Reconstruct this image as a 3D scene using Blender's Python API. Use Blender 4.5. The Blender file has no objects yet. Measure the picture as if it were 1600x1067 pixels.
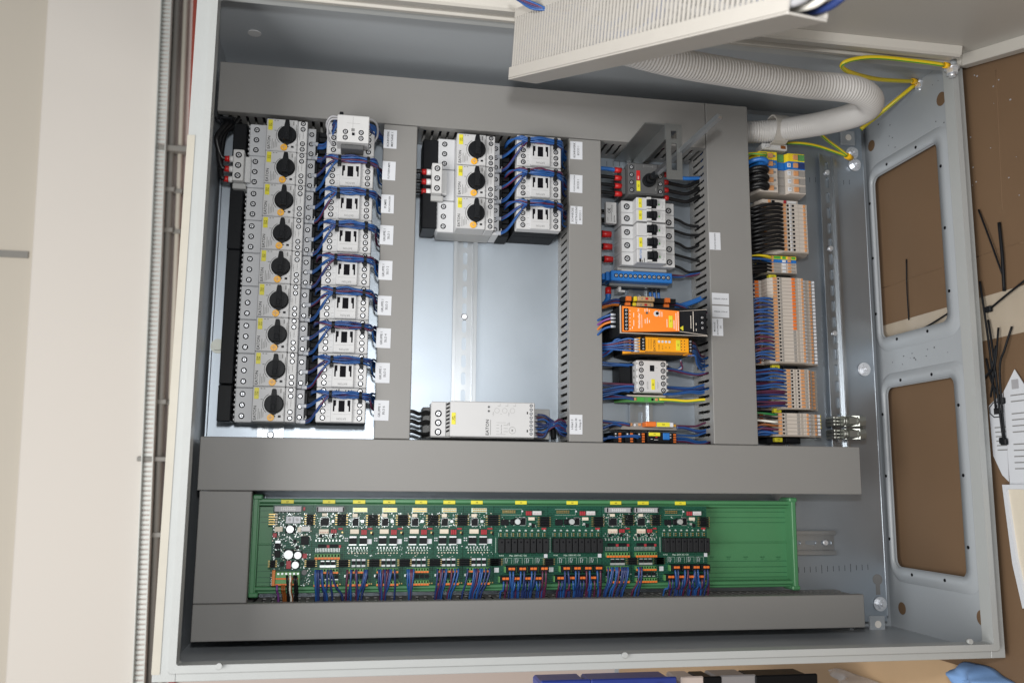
import bpy, math, random
from mathutils import Matrix, Vector
S = 0.001                                   # everything below is measured in millimetres on the mounting plate
sc = bpy.context.scene
# plate axes (x along the cabinet's height, downwards; y along its width; z out of the cabinet) -> world (Z up)
MR = Matrix(((0, 1, 0), (0, 0, -1), (-1, 0, 0)))
EUL = MR.to_euler()
OFF = Vector((0, 0, 0.876))
def W(p): return MR @ (Vector(p) * S) + OFF

# ------------------------------------------------------------------ camera
CAM = Vector((50.15, -456.56, 1260.19)); FPX = 1400.0
RC = Matrix(((0.9841594, 0.0082597, 0.1770931), (-0.0353299, 0.9880155, 0.1502573), (-0.1737296, -0.1541339, 0.9726566)))
cam = bpy.data.cameras.new("camera"); co = bpy.data.objects.new("camera", cam); sc.collection.objects.link(co)
co.matrix_world = Matrix.Translation(W(CAM)) @ (MR @ RC.transposed()).to_4x4()
cam.sensor_width = 36.0; cam.lens = FPX / 1600 * 36; cam.clip_start = 0.02; cam.clip_end = 60
cam.dof.use_dof = True; cam.dof.focus_distance = 1.235; cam.dof.aperture_fstop = 7.0
sc.camera = co
def ray(px, py): return RC.transposed() @ Vector(((px - 800) / FPX, -(py - 533.5) / FPX, -1.0))
def at(px, py, z):                          # where a sight line meets the depth z
    d = ray(px, py); t = (z - CAM.z) / d.z
    return CAM.x + t * d.x, CAM.y + t * d.y
def atx(px, py, x):                         # ... or the plane x = const (bench, bottom panel)
    d = ray(px, py); t = (x - CAM.x) / d.x
    return CAM.y + t * d.y, CAM.z + t * d.z

# ------------------------------------------------------------------ light: room light + camera flash
wd = bpy.data.worlds.new("World"); sc.world = wd; wd.use_nodes = True
wd.node_tree.nodes["Background"].inputs[0].default_value = (0.93, 0.97, 1.0, 1)
wd.node_tree.nodes["Background"].inputs[1].default_value = 0.27
def lamp(name, kind, loc, target, power, color, size=None, size_y=None):
    l = bpy.data.lights.new(name, kind); o = bpy.data.objects.new(name, l); sc.collection.objects.link(o)
    o.location = W(loc); d = (W(target) - W(loc)).normalized(); o.rotation_euler = d.to_track_quat('-Z', 'Y').to_euler()
    l.energy = power; l.color = color
    if kind == 'AREA':
        l.shape = 'RECTANGLE'; l.size = size; l.size_y = size_y or size
    elif size: l.shadow_soft_size = size
    return o
lamp("camera_flash", 'AREA', (50, -290, 1280), (330, -270, 0), 7.3, (1.0, 1.0, 0.99), 0.07, 0.045)
lamp("wall_fill_light", 'AREA', (-1500, -900, 1500), (-560, 0, -1400), 68, (1.0, 0.97, 0.93), 1.6, 1.6)  # added fill that brightens the hall wall; no window stands behind it
vs = sc.view_settings; vs.view_transform = 'Standard'; vs.look = 'None'; vs.exposure = 0.0; vs.gamma = 1.0
try: vs.use_curve_mapping = False
except Exception: pass
sc.cycles.max_bounces = 6
try: sc.cycles.use_denoising = True
except Exception: pass

# ------------------------------------------------------------------ materials
M = {}
def mat(name, col, rough=0.5, metal=0.0, var=0.06, scale=60, bump=0.0, bscale=400, spec=0.5, alpha=1.0, trans=0.0, coat=0.0):
    m = bpy.data.materials.new(name); m.use_nodes = True; nt = m.node_tree; b = nt.nodes["Principled BSDF"]
    b.inputs["Roughness"].default_value = rough; b.inputs["Metallic"].default_value = metal
    b.inputs["Specular IOR Level"].default_value = spec; b.inputs["Alpha"].default_value = alpha
    b.inputs["Transmission Weight"].default_value = trans; b.inputs["Coat Weight"].default_value = coat
    tc = nt.nodes.new("ShaderNodeTexCoord")
    n = nt.nodes.new("ShaderNodeTexNoise"); n.inputs["Scale"].default_value = scale; n.inputs["Detail"].default_value = 4
    nt.links.new(tc.outputs["Object"], n.inputs["Vector"])
    mx = nt.nodes.new("ShaderNodeMix"); mx.data_type = 'RGBA'
    mx.inputs[6].default_value = tuple(max(0, c * (1 - var)) for c in col) + (1,)
    mx.inputs[7].default_value = tuple(min(1, c * (1 + var)) for c in col) + (1,)
    nt.links.new(n.outputs["Fac"], mx.inputs[0]); nt.links.new(mx.outputs[2], b.inputs["Base Color"])
    mr = nt.nodes.new("ShaderNodeMapRange"); mr.inputs[3].default_value = rough * 0.88; mr.inputs[4].default_value = min(1, rough * 1.12)
    nt.links.new(n.outputs["Fac"], mr.inputs[0]); nt.links.new(mr.outputs[0], b.inputs["Roughness"])
    if bump:
        n2 = nt.nodes.new("ShaderNodeTexNoise"); n2.inputs["Scale"].default_value = bscale; n2.inputs["Detail"].default_value = 2
        nt.links.new(tc.outputs["Object"], n2.inputs["Vector"])
        bp = nt.nodes.new("ShaderNodeBump"); bp.inputs["Strength"].default_value = bump; bp.inputs["Distance"].default_value = 0.001
        nt.links.new(n2.outputs["Fac"], bp.inputs["Height"]); nt.links.new(bp.outputs[0], b.inputs["Normal"])
    M[name] = m; return m
mat("duct", (0.205, 0.202, 0.196), 0.48, bump=0.05, bscale=700, var=0.03, scale=9)
mat("duct_dark", (0.17, 0.17, 0.17), 0.5)
mat("device", (0.50, 0.505, 0.515), 0.45, bump=0.05, bscale=900, var=0.025)
mat("device_mid", (0.36, 0.365, 0.365), 0.45, bump=0.05, bscale=900, var=0.025)
mat("device_cool", (0.52, 0.53, 0.55), 0.45, bump=0.05, bscale=900, var=0.025)
mat("device_white", (0.53, 0.535, 0.54), 0.4, var=0.02)
mat("steel", (0.80, 0.82, 0.86), 0.40, 0.75)
mat("zinc", (0.40, 0.45, 0.505), 0.43, 0.85, var=0.07, scale=14, bump=0.03, bscale=260)
mat("rail", (0.44, 0.465, 0.49), 0.33, 0.95, var=0.05, scale=25)
mat("galv_grey", (0.25, 0.26, 0.26), 0.45, 0.85, var=0.08, scale=20)
mat("nickel", (0.36, 0.37, 0.34), 0.42, 0.9, var=0.1)
mat("black", (0.009, 0.010, 0.012), 0.45, spec=0.13)
mat("black_matt", (0.011, 0.012, 0.014), 0.6, spec=0.12)
mat("hole_shade", (0.006, 0.006, 0.008), 0.6, spec=0.05)  # flat near-black put in for the shade inside holes and slots
mat("dark_grey", (0.085, 0.087, 0.09), 0.45)
mat("paint", (0.37, 0.385, 0.385), 0.34, bump=0.16, bscale=650, var=0.02)
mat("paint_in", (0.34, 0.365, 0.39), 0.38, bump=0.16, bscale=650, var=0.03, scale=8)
mat("door_paint", (0.50, 0.48, 0.44), 0.42, bump=0.1, bscale=650, var=0.03, scale=8)
mat("yellow", (0.66, 0.60, 0.03), 0.45)
mat("dial", (0.80, 0.40, 0.02), 0.4)
mat("ink", (0.02, 0.02, 0.022), 0.6, spec=0.1)
mat("ink_soft", (0.20, 0.20, 0.20), 0.6)
mat("ink_white", (0.82, 0.75, 0.66), 0.6)
mat("paper", (0.57, 0.59, 0.63), 0.6, var=0.015)
mat("red", (0.50, 0.015, 0.015), 0.4)
mat("sleeve_white", (0.72, 0.72, 0.72), 0.4)
mat("ferrule", (0.40, 0.42, 0.46), 0.35)
mat("wire_blue", (0.016, 0.075, 0.25), 0.36, var=0.15, scale=30)
mat("wire_navy", (0.018, 0.035, 0.13), 0.38, var=0.15, scale=30)
mat("wire_purple", (0.085, 0.018, 0.05), 0.38, var=0.15, scale=30)
mat("wire_black", (0.008, 0.008, 0.009), 0.36, spec=0.3)
mat("wire_cyan", (0.02, 0.13, 0.42), 0.36)
mat("wire_grey", (0.34, 0.34, 0.36), 0.4)
mat("wire_white", (0.70, 0.68, 0.62), 0.4)
mat("wire_brown", (0.22, 0.07, 0.015), 0.4)
mat("wire_orange", (0.55, 0.16, 0.02), 0.4)
mat("wire_green", (0.01, 0.14, 0.03), 0.4)
mat("wire_violet", (0.16, 0.05, 0.22), 0.4)
mat("pe_yellow", (0.72, 0.55, 0.02), 0.4)
mat("pe_green", (0.06, 0.32, 0.05), 0.4)
mat("lug", (0.80, 0.45, 0.01), 0.4)
mat("blue_plastic", (0.015, 0.14, 0.45), 0.38)
mat("orange", (0.86, 0.22, 0.018), 0.42, bump=0.04, bscale=900)
mat("orange_clip", (0.66, 0.15, 0.02), 0.42)
mat("orange_pale", (0.52, 0.25, 0.11), 0.45)
mat("amber", (0.80, 0.33, 0.008), 0.4)
mat("beige", (0.46, 0.415, 0.37), 0.5, var=0.03)
mat("beige_dark", (0.33, 0.29, 0.25), 0.5)
mat("taupe", (0.25, 0.235, 0.22), 0.5)
mat("tan_fuse", (0.50, 0.33, 0.17), 0.5)
mat("carrier", (0.058, 0.20, 0.088), 0.38, var=0.03)
mat("carrier_dark", (0.016, 0.105, 0.045), 0.4)
mat("terminal_green", (0.09, 0.26, 0.08), 0.42)
mat("solder", (0.66, 0.70, 0.70), 0.36, 0.85, var=0.15)
mat("gold", (0.70, 0.50, 0.20), 0.28, 1.0)
mat("comp_red", (0.32, 0.02, 0.03), 0.4)
mat("comp_beige", (0.62, 0.56, 0.46), 0.45)
mat("relay", (0.016, 0.017, 0.019), 0.5, spec=0.18)
mat("silkscreen", (0.50, 0.62, 0.55), 0.5)
mat("hose", (0.50, 0.49, 0.48), 0.4, var=0.03)
mat("duct_beige", (0.42, 0.40, 0.37), 0.45, var=0.03)
mat("strip_film", (0.40, 0.38, 0.33), 0.4)
mat("cloth", (0.20, 0.36, 0.66), 0.8, var=0.12, scale=40)
mat("bin_blue", (0.03, 0.06, 0.34), 0.4)
mat("wall_cream", (0.80, 0.755, 0.70), 0.7, var=0.02, scale=3)
mat("wall_grey", (0.62, 0.57, 0.49), 0.7, var=0.02, scale=3)
mat("wall_pink", (0.72, 0.63, 0.59), 0.7, var=0.02, scale=3)
mat("pipe_grey", (0.27, 0.26, 0.24), 0.45)
mat("pipe_beige", (0.62, 0.58, 0.50), 0.5)
mat("pipe_red", (0.52, 0.10, 0.07), 0.45)
mat("tray", (0.66, 0.68, 0.66), 0.5, 0.2)
mat("tape", (0.50, 0.43, 0.34), 0.25, var=0.08, scale=30, alpha=0.72)
mat("film", (0.85, 0.86, 0.90), 0.12, alpha=0.45, var=0.02)
mat("wood", (0.52, 0.36, 0.21), 0.5, var=0.10, scale=12)

def pcb_material(name, base, trace):
    m = mat(name, base, 0.32, var=0.1, spec=0.35); nt = m.node_tree; b = nt.nodes["Principled BSDF"]
    tc = nt.nodes.new("ShaderNodeTexCoord"); br = nt.nodes.new("ShaderNodeTexBrick")
    mp = nt.nodes.new("ShaderNodeMapping"); mp.inputs["Scale"].default_value = (1, 1, 1); nt.links.new(tc.outputs["Object"], mp.inputs[0])
    br.inputs["Scale"].default_value = 170; br.inputs["Mortar Size"].default_value = 0.03; br.inputs["Color1"].default_value = base + (1,)
    br.inputs["Color2"].default_value = tuple(c * 0.75 for c in base) + (1,); br.inputs["Mortar"].default_value = trace + (1,)
    br.inputs["Brick Width"].default_value = 0.9; br.inputs["Row Height"].default_value = 0.45
    nt.links.new(mp.outputs[0], br.inputs["Vector"]); nt.links.new(br.outputs["Color"], b.inputs["Base Color"])
pcb_material("pcb", (0.006, 0.058, 0.036), (0.02, 0.12, 0.075))

def cardboard_material():
    m = mat("cardboard", (0.145, 0.087, 0.046), 0.8, var=0.12, scale=6); nt = m.node_tree; b = nt.nodes["Principled BSDF"]
    tc = nt.nodes.new("ShaderNodeTexCoord"); wv = nt.nodes.new("ShaderNodeTexWave"); wv.inputs["Scale"].default_value = 60
    wv.inputs["Distortion"].default_value = 0.6; wv.bands_direction = 'X'
    nt.links.new(tc.outputs["Object"], wv.inputs["Vector"])
    bp = nt.nodes.new("ShaderNodeBump"); bp.inputs["Strength"].default_value = 0.12; bp.inputs["Distance"].default_value = 0.001
    nt.links.new(wv.outputs["Fac"], bp.inputs["Height"]); nt.links.new(bp.outputs[0], b.inputs["Normal"])
cardboard_material()

# ------------------------------------------------------------------ mesh helpers
_txt = {}
def text_geo(s):
    if s in _txt: return _txt[s]
    c = bpy.data.curves.new("t", 'FONT'); c.body = s; c.align_x = 'CENTER'; c.align_y = 'CENTER'; c.resolution_u = 2; c.offset = 0.012
    o = bpy.data.objects.new("t", c); sc.collection.objects.link(o); bpy.context.view_layer.update()
    me = bpy.data.meshes.new_from_object(o.evaluated_get(bpy.context.evaluated_depsgraph_get()))
    vs_ = [(v.co.x, v.co.y) for v in me.vertices]; fs = [tuple(p.vertices) for p in me.polygons]
    bpy.data.objects.remove(o); bpy.data.curves.remove(c); bpy.data.meshes.remove(me)
    _txt[s] = (vs_, fs); return _txt[s]

def smooth(pts, n=6):
    pts = [Vector(p) for p in pts]
    if len(pts) < 3: return pts
    P = [pts[0] * 2 - pts[1]] + pts + [pts[-1] * 2 - pts[-2]]; out = []
    for i in range(1, len(P) - 2):
        a, b, c, d = P[i - 1], P[i], P[i + 1], P[i + 2]
        for k in range(n):
            t = k / n
            out.append(0.5 * ((2 * b) + (c - a) * t + (2 * a - 5 * b + 4 * c - d) * t * t + (3 * b - a - 3 * c + d) * t ** 3))
    out.append(pts[-1]); return out

class MB:
    def __init__(s): s.v = []; s.f = []; s.m = []; s.sm = []
    def add(s, vs_, fs, m=0, sm=False):
        b = len(s.v); s.v += [tuple(v) for v in vs_]
        for f in fs: s.f.append(tuple(i + b for i in f)); s.m.append(m); s.sm.append(sm)
        return s
    def box(s, x0, x1, y0, y1, z0, z1, c=0.0, m=0):
        if x0 > x1: x0, x1 = x1, x0
        if y0 > y1: y0, y1 = y1, y0
        if z0 > z1: z0, z1 = z1, z0
        if c <= 0:
            v = [(x, y, z) for z in (z0, z1) for y in (y0, y1) for x in (x0, x1)]
            return s.add(v, [(0, 2, 3, 1), (4, 5, 7, 6), (0, 1, 5, 4), (2, 6, 7, 3), (0, 4, 6, 2), (1, 3, 7, 5)], m)
        c = min(c, (x1 - x0) * .45, (y1 - y0) * .45, (z1 - z0) * .45)   # chamfered on the four upright edges and round the top
        def ring(i, z): return [(x0 + i, y0 + c, z), (x0 + c, y0 + i, z), (x1 - c, y0 + i, z), (x1 - i, y0 + c, z),
                                (x1 - i, y1 - c, z), (x1 - c, y1 - i, z), (x0 + c, y1 - i, z), (x0 + i, y1 - c, z)]
        v = ring(0, z0) + ring(0, z1 - c) + ring(c, z1)
        f = [tuple(reversed(range(8)))] + [(k + i, k + (i + 1) % 8, k + 8 + (i + 1) % 8, k + 8 + i) for k in (0, 8) for i in range(8)] + [tuple(range(16, 24))]
        return s.add(v, f, m)
    def prism(s, poly, a0, a1, axis='z', m=0):
        n = len(poly)
        def p(q, a): return {'z': (q[0], q[1], a), 'y': (q[0], a, q[1]), 'x': (a, q[0], q[1])}[axis]
        v = [p(q, a0) for q in poly] + [p(q, a1) for q in poly]
        return s.add(v, [tuple(reversed(range(n))), tuple(range(n, 2 * n))] + [(i, (i + 1) % n, n + (i + 1) % n, n + i) for i in range(n)], m)
    def cyl(s, cx, cy, z0, z1, r, n=14, m=0, axis='z', r2=None, sm=True):
        r2 = r if r2 is None else r2; v = []
        for a, rr in ((z0, r), (z1, r2)):
            for i in range(n):
                t = 2 * math.pi * i / n; q = (cx + rr * math.cos(t), cy + rr * math.sin(t))
                v.append({'z': (q[0], q[1], a), 'y': (q[0], a, q[1]), 'x': (a, q[0], q[1])}[axis])
        s.add(v, [(i, (i + 1) % n, n + (i + 1) % n, n + i) for i in range(n)], m, sm)
        b = len(s.v) - 2 * n
        s.f += [tuple(b + i for i in reversed(range(n))), tuple(b + n + i for i in range(n))]; s.m += [m, m]; s.sm += [False, False]
        return s
    def tube(s, pts, r, n=6, m=0, k=5, rf=None):
        P = smooth(pts, k); v = []; up = None
        for i, p in enumerate(P):
            t = (P[min(i + 1, len(P) - 1)] - P[max(i - 1, 0)])
            if t.length < 1e-9: t = Vector((1, 0, 0))
            t.normalize()
            if up is None: up = Vector((0, 0, 1)) if abs(t.z) < .8 else Vector((0, 1, 0))
            a = t.cross(up)
            if a.length < 1e-6: a = t.cross(Vector((0, 1, 0.3)))
            a.normalize(); b = a.cross(t).normalized(); up = b
            rr = r if rf is None else r * rf(i, len(P))
            for j in range(n):
                th = 2 * math.pi * j / n; v.append(p + a * (rr * math.cos(th)) + b * (rr * math.sin(th)))
        L = len(P)
        s.add(v, [(i * n + j, i * n + (j + 1) % n, (i + 1) * n + (j + 1) % n, (i + 1) * n + j) for i in range(L - 1) for j in range(n)], m, True)
        b0 = len(s.v) - L * n
        s.f += [tuple(b0 + j for j in reversed(range(n))), tuple(b0 + (L - 1) * n + j for j in range(n))]; s.m += [m, m]; s.sm += [False, False]
        return s
    def text(s, st, cx, cy, z, size, rot=0, m=0, wide=1.0):
        vs_, fs = text_geo(st); c, d = math.cos(math.radians(rot)), math.sin(math.radians(rot))
        return s.add([(cx + size * (x * wide * c - y * d), cy + size * (x * wide * d + y * c), z) for x, y in vs_], fs, m)
    def rect(s, x0, x1, y0, y1, z, m=0): return s.add([(x0, y0, z), (x1, y0, z), (x1, y1, z), (x0, y1, z)], [(0, 1, 2, 3)], m)
    def frame(s, outer, inner, z0, z1, axis='z', m=0):       # slab between two outlines of equal point count
        n = len(outer)
        def p(q, a): return {'z': (q[0], q[1], a), 'y': (q[0], a, q[1]), 'x': (a, q[0], q[1])}[axis]
        v = [p(q, z0) for q in outer] + [p(q, z0) for q in inner] + [p(q, z1) for q in outer] + [p(q, z1) for q in inner]; f = []
        for i in range(n):
            j = (i + 1) % n
            f += [(i, n + i, n + j, j), (2 * n + i, 2 * n + j, 3 * n + j, 3 * n + i), (i, j, 2 * n + j, 2 * n + i), (n + i, 3 * n + i, 3 * n + j, n + j)]
        return s.add(v, f, m)
    def mesh(s, name, mats):
        me = bpy.data.meshes.new(name); me.from_pydata([(x * S, y * S, z * S) for x, y, z in s.v], [], s.f)
        for k in mats: me.materials.append(M[k])
        me.polygons.foreach_set("material_index", s.m); me.polygons.foreach_set("use_smooth", s.sm); me.update(); return me

ORG = {}
def link(o): sc.collection.objects.link(o); return o
def place(o, loc, rot=0):
    o.rotation_euler = (MR @ Matrix.Rotation(math.radians(rot), 3, 'Z')).to_euler(); o.location = W(loc)
def tag(o, label=None, cat=None, group=None, kind=None):
    if label: o["label"] = label
    if cat: o["category"] = cat
    if group: o["group"] = group
    if kind: o["kind"] = kind
    return o
def thing(name, label, cat, loc, group=None, rot=0):
    o = link(bpy.data.objects.new(name, None)); o.empty_display_size = 0.01; place(o, loc, rot); ORG[o] = Vector(loc); return tag(o, label, cat, group)
def shift(mb, d): mb.v = [(x - d[0], y - d[1], z - d[2]) for x, y, z in mb.v]; return mb
def part(name, mb, mats, parent, loc=(0, 0, 0)):             # mb: an MB in the parent's own frame, or a finished mesh
    mats = [mats] if isinstance(mats, str) else mats
    me = mb if isinstance(mb, bpy.types.Mesh) else mb.mesh(name, mats)
    o = link(bpy.data.objects.new(name, me)); o.parent = parent; o.location = Vector(loc) * S; return o
def apart(name, mb, mats, parent): return part(name, shift(mb, ORG[parent]), mats, parent)      # mb in plate millimetres
def solo(name, mb, mats, label=None, cat=None, group=None, kind=None, loc=None):
    mats = [mats] if isinstance(mats, str) else mats
    if loc is None: loc = mb.v[0]
    me = shift(mb, loc).mesh(name, mats); o = link(bpy.data.objects.new(name, me)); place(o, loc); ORG[o] = Vector(loc)
    return tag(o, label, cat, group, kind)
_mc = {}
def cached(key, fn, mats):
    if key not in _mc: _mc[key] = fn().mesh(key, [mats] if isinstance(mats, str) else mats)
    return _mc[key]
def rr(x0, x1, y0, y1, r, n=5):
    out = []
    for cx, cy, a in ((x1 - r, y1 - r, 0), (x0 + r, y1 - r, 90), (x0 + r, y0 + r, 180), (x1 - r, y0 + r, 270)):
        for k in range(n + 1):
            t = math.radians(a + 90 * k / n); out.append((cx + r * math.cos(t), cy + r * math.sin(t)))
    return out
def cast(poly, x0, x1, y0, y1):             # each point of a hole pushed out to the cell's rim
    cx = sum(p[0] for p in poly) / len(poly); cy = sum(p[1] for p in poly) / len(poly); out = []
    for x, y in poly:
        dx, dy = x - cx, y - cy; t = 1e9
        if dx > 1e-6: t = min(t, (x1 - cx) / dx)
        if dx < -1e-6: t = min(t, (x0 - cx) / dx)
        if dy > 1e-6: t = min(t, (y1 - cy) / dy)
        if dy < -1e-6: t = min(t, (y0 - cy) / dy)
        out.append((cx + dx * t, cy + dy * t))
    # pull the nearest points onto the four corners so that the cell is filled
    for c in ((x0, y0), (x1, y0), (x0, y1), (x1, y1)):
        i = min(range(len(out)), key=lambda k: (out[k][0] - c[0]) ** 2 + (out[k][1] - c[1]) ** 2); out[i] = c
    return out
def screw_mb(r=3.3, slot='x'):
    b = MB(); b.cyl(0, 0, 0, 0.25, r * 1.08, 16, 0); b.cyl(0, 0, 0.25, 0.7, r * .70, 14, 1, r2=r * .62)  # dark disc painted for the shaded recess, then the screw head
    b.box(-r * .6, r * .6, -r * .1, r * .1, .7, .76, 0, 0)
    if slot == '+': b.box(-r * .1, r * .1, -r * .55, r * .55, .7, .765, 0, 0)
    return b
def screw(parent, x, y, z, r=3.3, slot='+', name="screw", seed=0):
    o = part(name, cached("screw%.1f%s" % (r, slot), lambda: screw_mb(r, slot), ["hole_shade", "steel"]), None, parent, (x, y, z)) if False else \
        part(name, cached("screw%.1f%s" % (r, slot), lambda: screw_mb(r, slot), ["hole_shade", "steel"]), [], parent, (x, y, z))
    o.rotation_euler = (0, 0, (x * 7.3 + y * 3.1 + seed) % 3.1); return o
random.seed(7)
ORD = ["topmost", "second from the top", "third from the top", "fourth from the top", "fifth from the top", "sixth from the top",
       "seventh from the top", "eighth from the top", "lowest"]
# ================================================================== setting: hall wall and bench
def wallbox(name, x0, x1, y0, y1, z0, z1, m, **k): return solo(name, MB().box(x0, x1, y0, y1, z0, z1), m, loc=((x0 + x1) / 2, (y0 + y1) / 2, z0), **k)
solo("hall_wall", MB().box(-3200, 900, -3000, 3000, -1640, -1600), "wall_pink", kind="structure", loc=(0, 0, -1640))
wallbox("upper_wall", -3200, -880, -3000, 3000, -1598, -1590, "wall_grey", kind="structure")
bm_ = MB(); bm_.box(-172, 172, -3000, 3000, 0, 40, 4)
o = link(bpy.data.objects.new("beam", bm_.mesh("beam", ["wall_cream"]))); place(o, (-729, 0, -1600), 1.6); tag(o, kind="structure")
wallbox("wall_seam", -3200, -925, 195, 215, -1589, -1583, "pipe_grey", kind="structure")
# pipes and tray run along the wall (horizontally in the hall, so along y here)
TILT = 1.6
def runner(name, xc, z, mk, mats, label, cat, group=None):
    t = thing(name, label, cat, (xc, 0, z), group, TILT); mk(t); return t
def tray(t):
    for s in (-1, 1): part("side_rail", MB().box(s * 15 - 1.2, s * 15 + 1.2, -1500, 1400, 0, 26), "tray", t)
    part("back_sheet", MB().box(-13, 13, -1500, 1400, 0, 2), "wall_pink", t)  # pale sheet added to lighten the shaded gaps between the rungs
    b = MB()
    for k in range(-107, 100): b.box(-14, 14, k * 14, k * 14 + 9, 4, 7)
    tag(part("rungs", b, "tray", t), kind="stuff")
runner("cable_tray", -545, -1560, tray, None, "narrow galvanised cable tray with many rungs beside the cream beam", "cable tray")
def pipe(mk, r):
    def f(t):
        part("tube", MB().tube([(0, -1500, r), (0, 0, r), (0, 1400, r)], r, 10, k=1), mk, t)
        for y in (-620, 430, -230, 300):
            part("bracket", MB().box(-r * 1.5, r * 1.5, y - 7, y + 7, -5, 2 * r + 3, 1), "pipe_grey", t)
    return f
runner("conduit_pipe", -520, -1585, pipe("pipe_grey", 11), None, "grey conduit pipe clipped to the wall next to the cable tray", "pipe")
runner("conduit_pipe", -494, -1592, pipe("pipe_beige", 8), None, "thin beige conduit on the pink wall between grey conduit and red pipe", "pipe")
runner("heating_pipe", -462, -1594, pipe("pipe_red", 10), None, "thin red pipe on the wall just above the cabinet top", "pipe")
t = thing("pipe_clamp_bar", "short metal cross bar holding the wall pipes", "bracket", (-505, 560, -1590)); part("bar", MB().box(-66, 70, -9, 9, 0, 40, 2), "pipe_grey", t)
t = thing("pipe_clamp_bar", "second short metal cross bar lower along the wall pipes", "bracket", (-500, -400, -1590)); part("bar", MB().box(-66, 70, -7, 7, 0, 40, 2), "pipe_grey", t)

bench = MB().box(884, 930, -2400, 900, -1500, 900); solo("workbench", bench, "wood", kind="structure", loc=(884, 0, -1500))
# ================================================================== enclosure
XL, XR, YB, YT, ZB, ZF = -146, 868, -668, 140, -26, 216
enc = thing("electrical_enclosure", "open light grey sheet steel control cabinet standing on the cardboard covered bench", "cabinet", (XR + 3, (YB + YT) / 2, ZB))
def ap(name, mb, m, parent=enc): return apart(name, mb, m, parent)
ap("back_panel", MB().box(XL - 2, XR + 2, YB - 2, YT + 2, ZB - 2, ZB), "paint_in")
ap("top_panel", MB().box(XL - 2, XL, YB - 2, YT + 2, ZB + .1, ZF - 2.2), "paint_in")
ap("side_panel", MB().box(XL + .1, XR - .1, YB - 2, YB, ZB + .1, ZF - 2.2), "paint_in")
ap("side_panel", MB().box(XL + .1, XR - .1, YT, YT + 2, ZB + .1, ZF - 2.2), "paint_in")
# bottom panel with two gland openings: y cells, z from back to front
gp = MB(); zc0, zc1 = ZB + .1, ZF - 2.2
OPEN = [(-230, 31, -6, 158), (-578, -309, -3, 161)]
cells = [(-270, YT + 2), (YB - 2, -270)]
for (y0, y1, z0, z1), (c0, c1) in zip(OPEN, cells):
    h = rr(y0, y1, z0, z1, 12); gp.frame(cast(h, c0, c1, zc0, zc1), h, XR, XR + 2, 'x')
ap("bottom_panel", gp, "paint_in")
for (y0, y1, z0, z1) in OPEN:              # pressed rim round each opening
    b = MB(); o1 = rr(y0 - 22, y1 + 22, z0 - 16, z1 + 26, 30); o2 = rr(y0 - 14, y1 + 14, z0 - 10, z1 + 16, 22); o3 = rr(y0 - 1, y1 + 1, z0 - 1, z1 + 1, 12)
    n = len(o1); V = [(XR - .2, p[0], p[1]) for p in o1] + [(XR - 5, p[0], p[1]) for p in o2] + [(XR - 5, p[0], p[1]) for p in o3] + [(XR - 1, p[0], p[1]) for p in o3]
    b.add(V, [(k * n + i, k * n + (i + 1) % n, (k + 1) * n + (i + 1) % n, (k + 1) * n + i) for k in range(3) for i in range(n)], 0, True)
    rim = ap("pressed_rim", b, "paint_in")
    hb = MB()
    for i in range(3):
        for zz in (z0 - 6, z1 + 8): hb.cyl(y0 + 40 + i * (y1 - y0 - 80) / 2, zz, XR - 5.6, XR - 4.8, 2.4, 8, axis='x')
    for zz in (z0 + 45, z1 - 45):
        for yy in (y0 - 8, y1 + 8): hb.cyl(yy, zz, XR - 5.6, XR - 4.8, 2.4, 8, axis='x')
    tag(ap("rim_holes", hb, "hole_shade"), kind="stuff")
for px, py, r in ((1362, 228, 9), (1347, 214, 7), (1471, 155, 10), (1410, 950, 9), (1535, 965, 10)):
    y, z = atx(px, py, XR); ap("round_hole", MB().cyl(y, z, XR - .8, XR - .4, r, 20, axis='x'), "cardboard")
# front frame: outer flange and inner rim on each side
LW = 22
for nm, a in (("top", (XL - 2, XL + LW, YB - 2, YT + 2)), ("bottom", (XR - LW + 4, XR + 2, YB - 2, YT + 2)), ("s1", (XL + LW + .1, XR - LW + 3.9, YB - 2, YB + 15)), ("s2", (XL + LW + .1, XR - LW + 3.9, YT - 22, YT + 2))):
    ap("front_flange", MB().box(*a, ZF - 2, ZF, .6), "paint")
i0, i1, j0, j1 = XL + LW - 7, XR - LW + 11, YB + 8, YT - 15
ap("front_rim", MB().frame(rr(i0, i1, j0, j1, 4), rr(i0 + 7.9, i1 - 7.9, j0 + 7.9, j1 - 7.9, 3), ZF - 14, ZF + 7), "paint")
st = MB(); st.box(XL - 2.6, XL + 6, -662, -62, ZF + .2, ZF + .8); ap("protective_strip", st, "strip_film")
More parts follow.
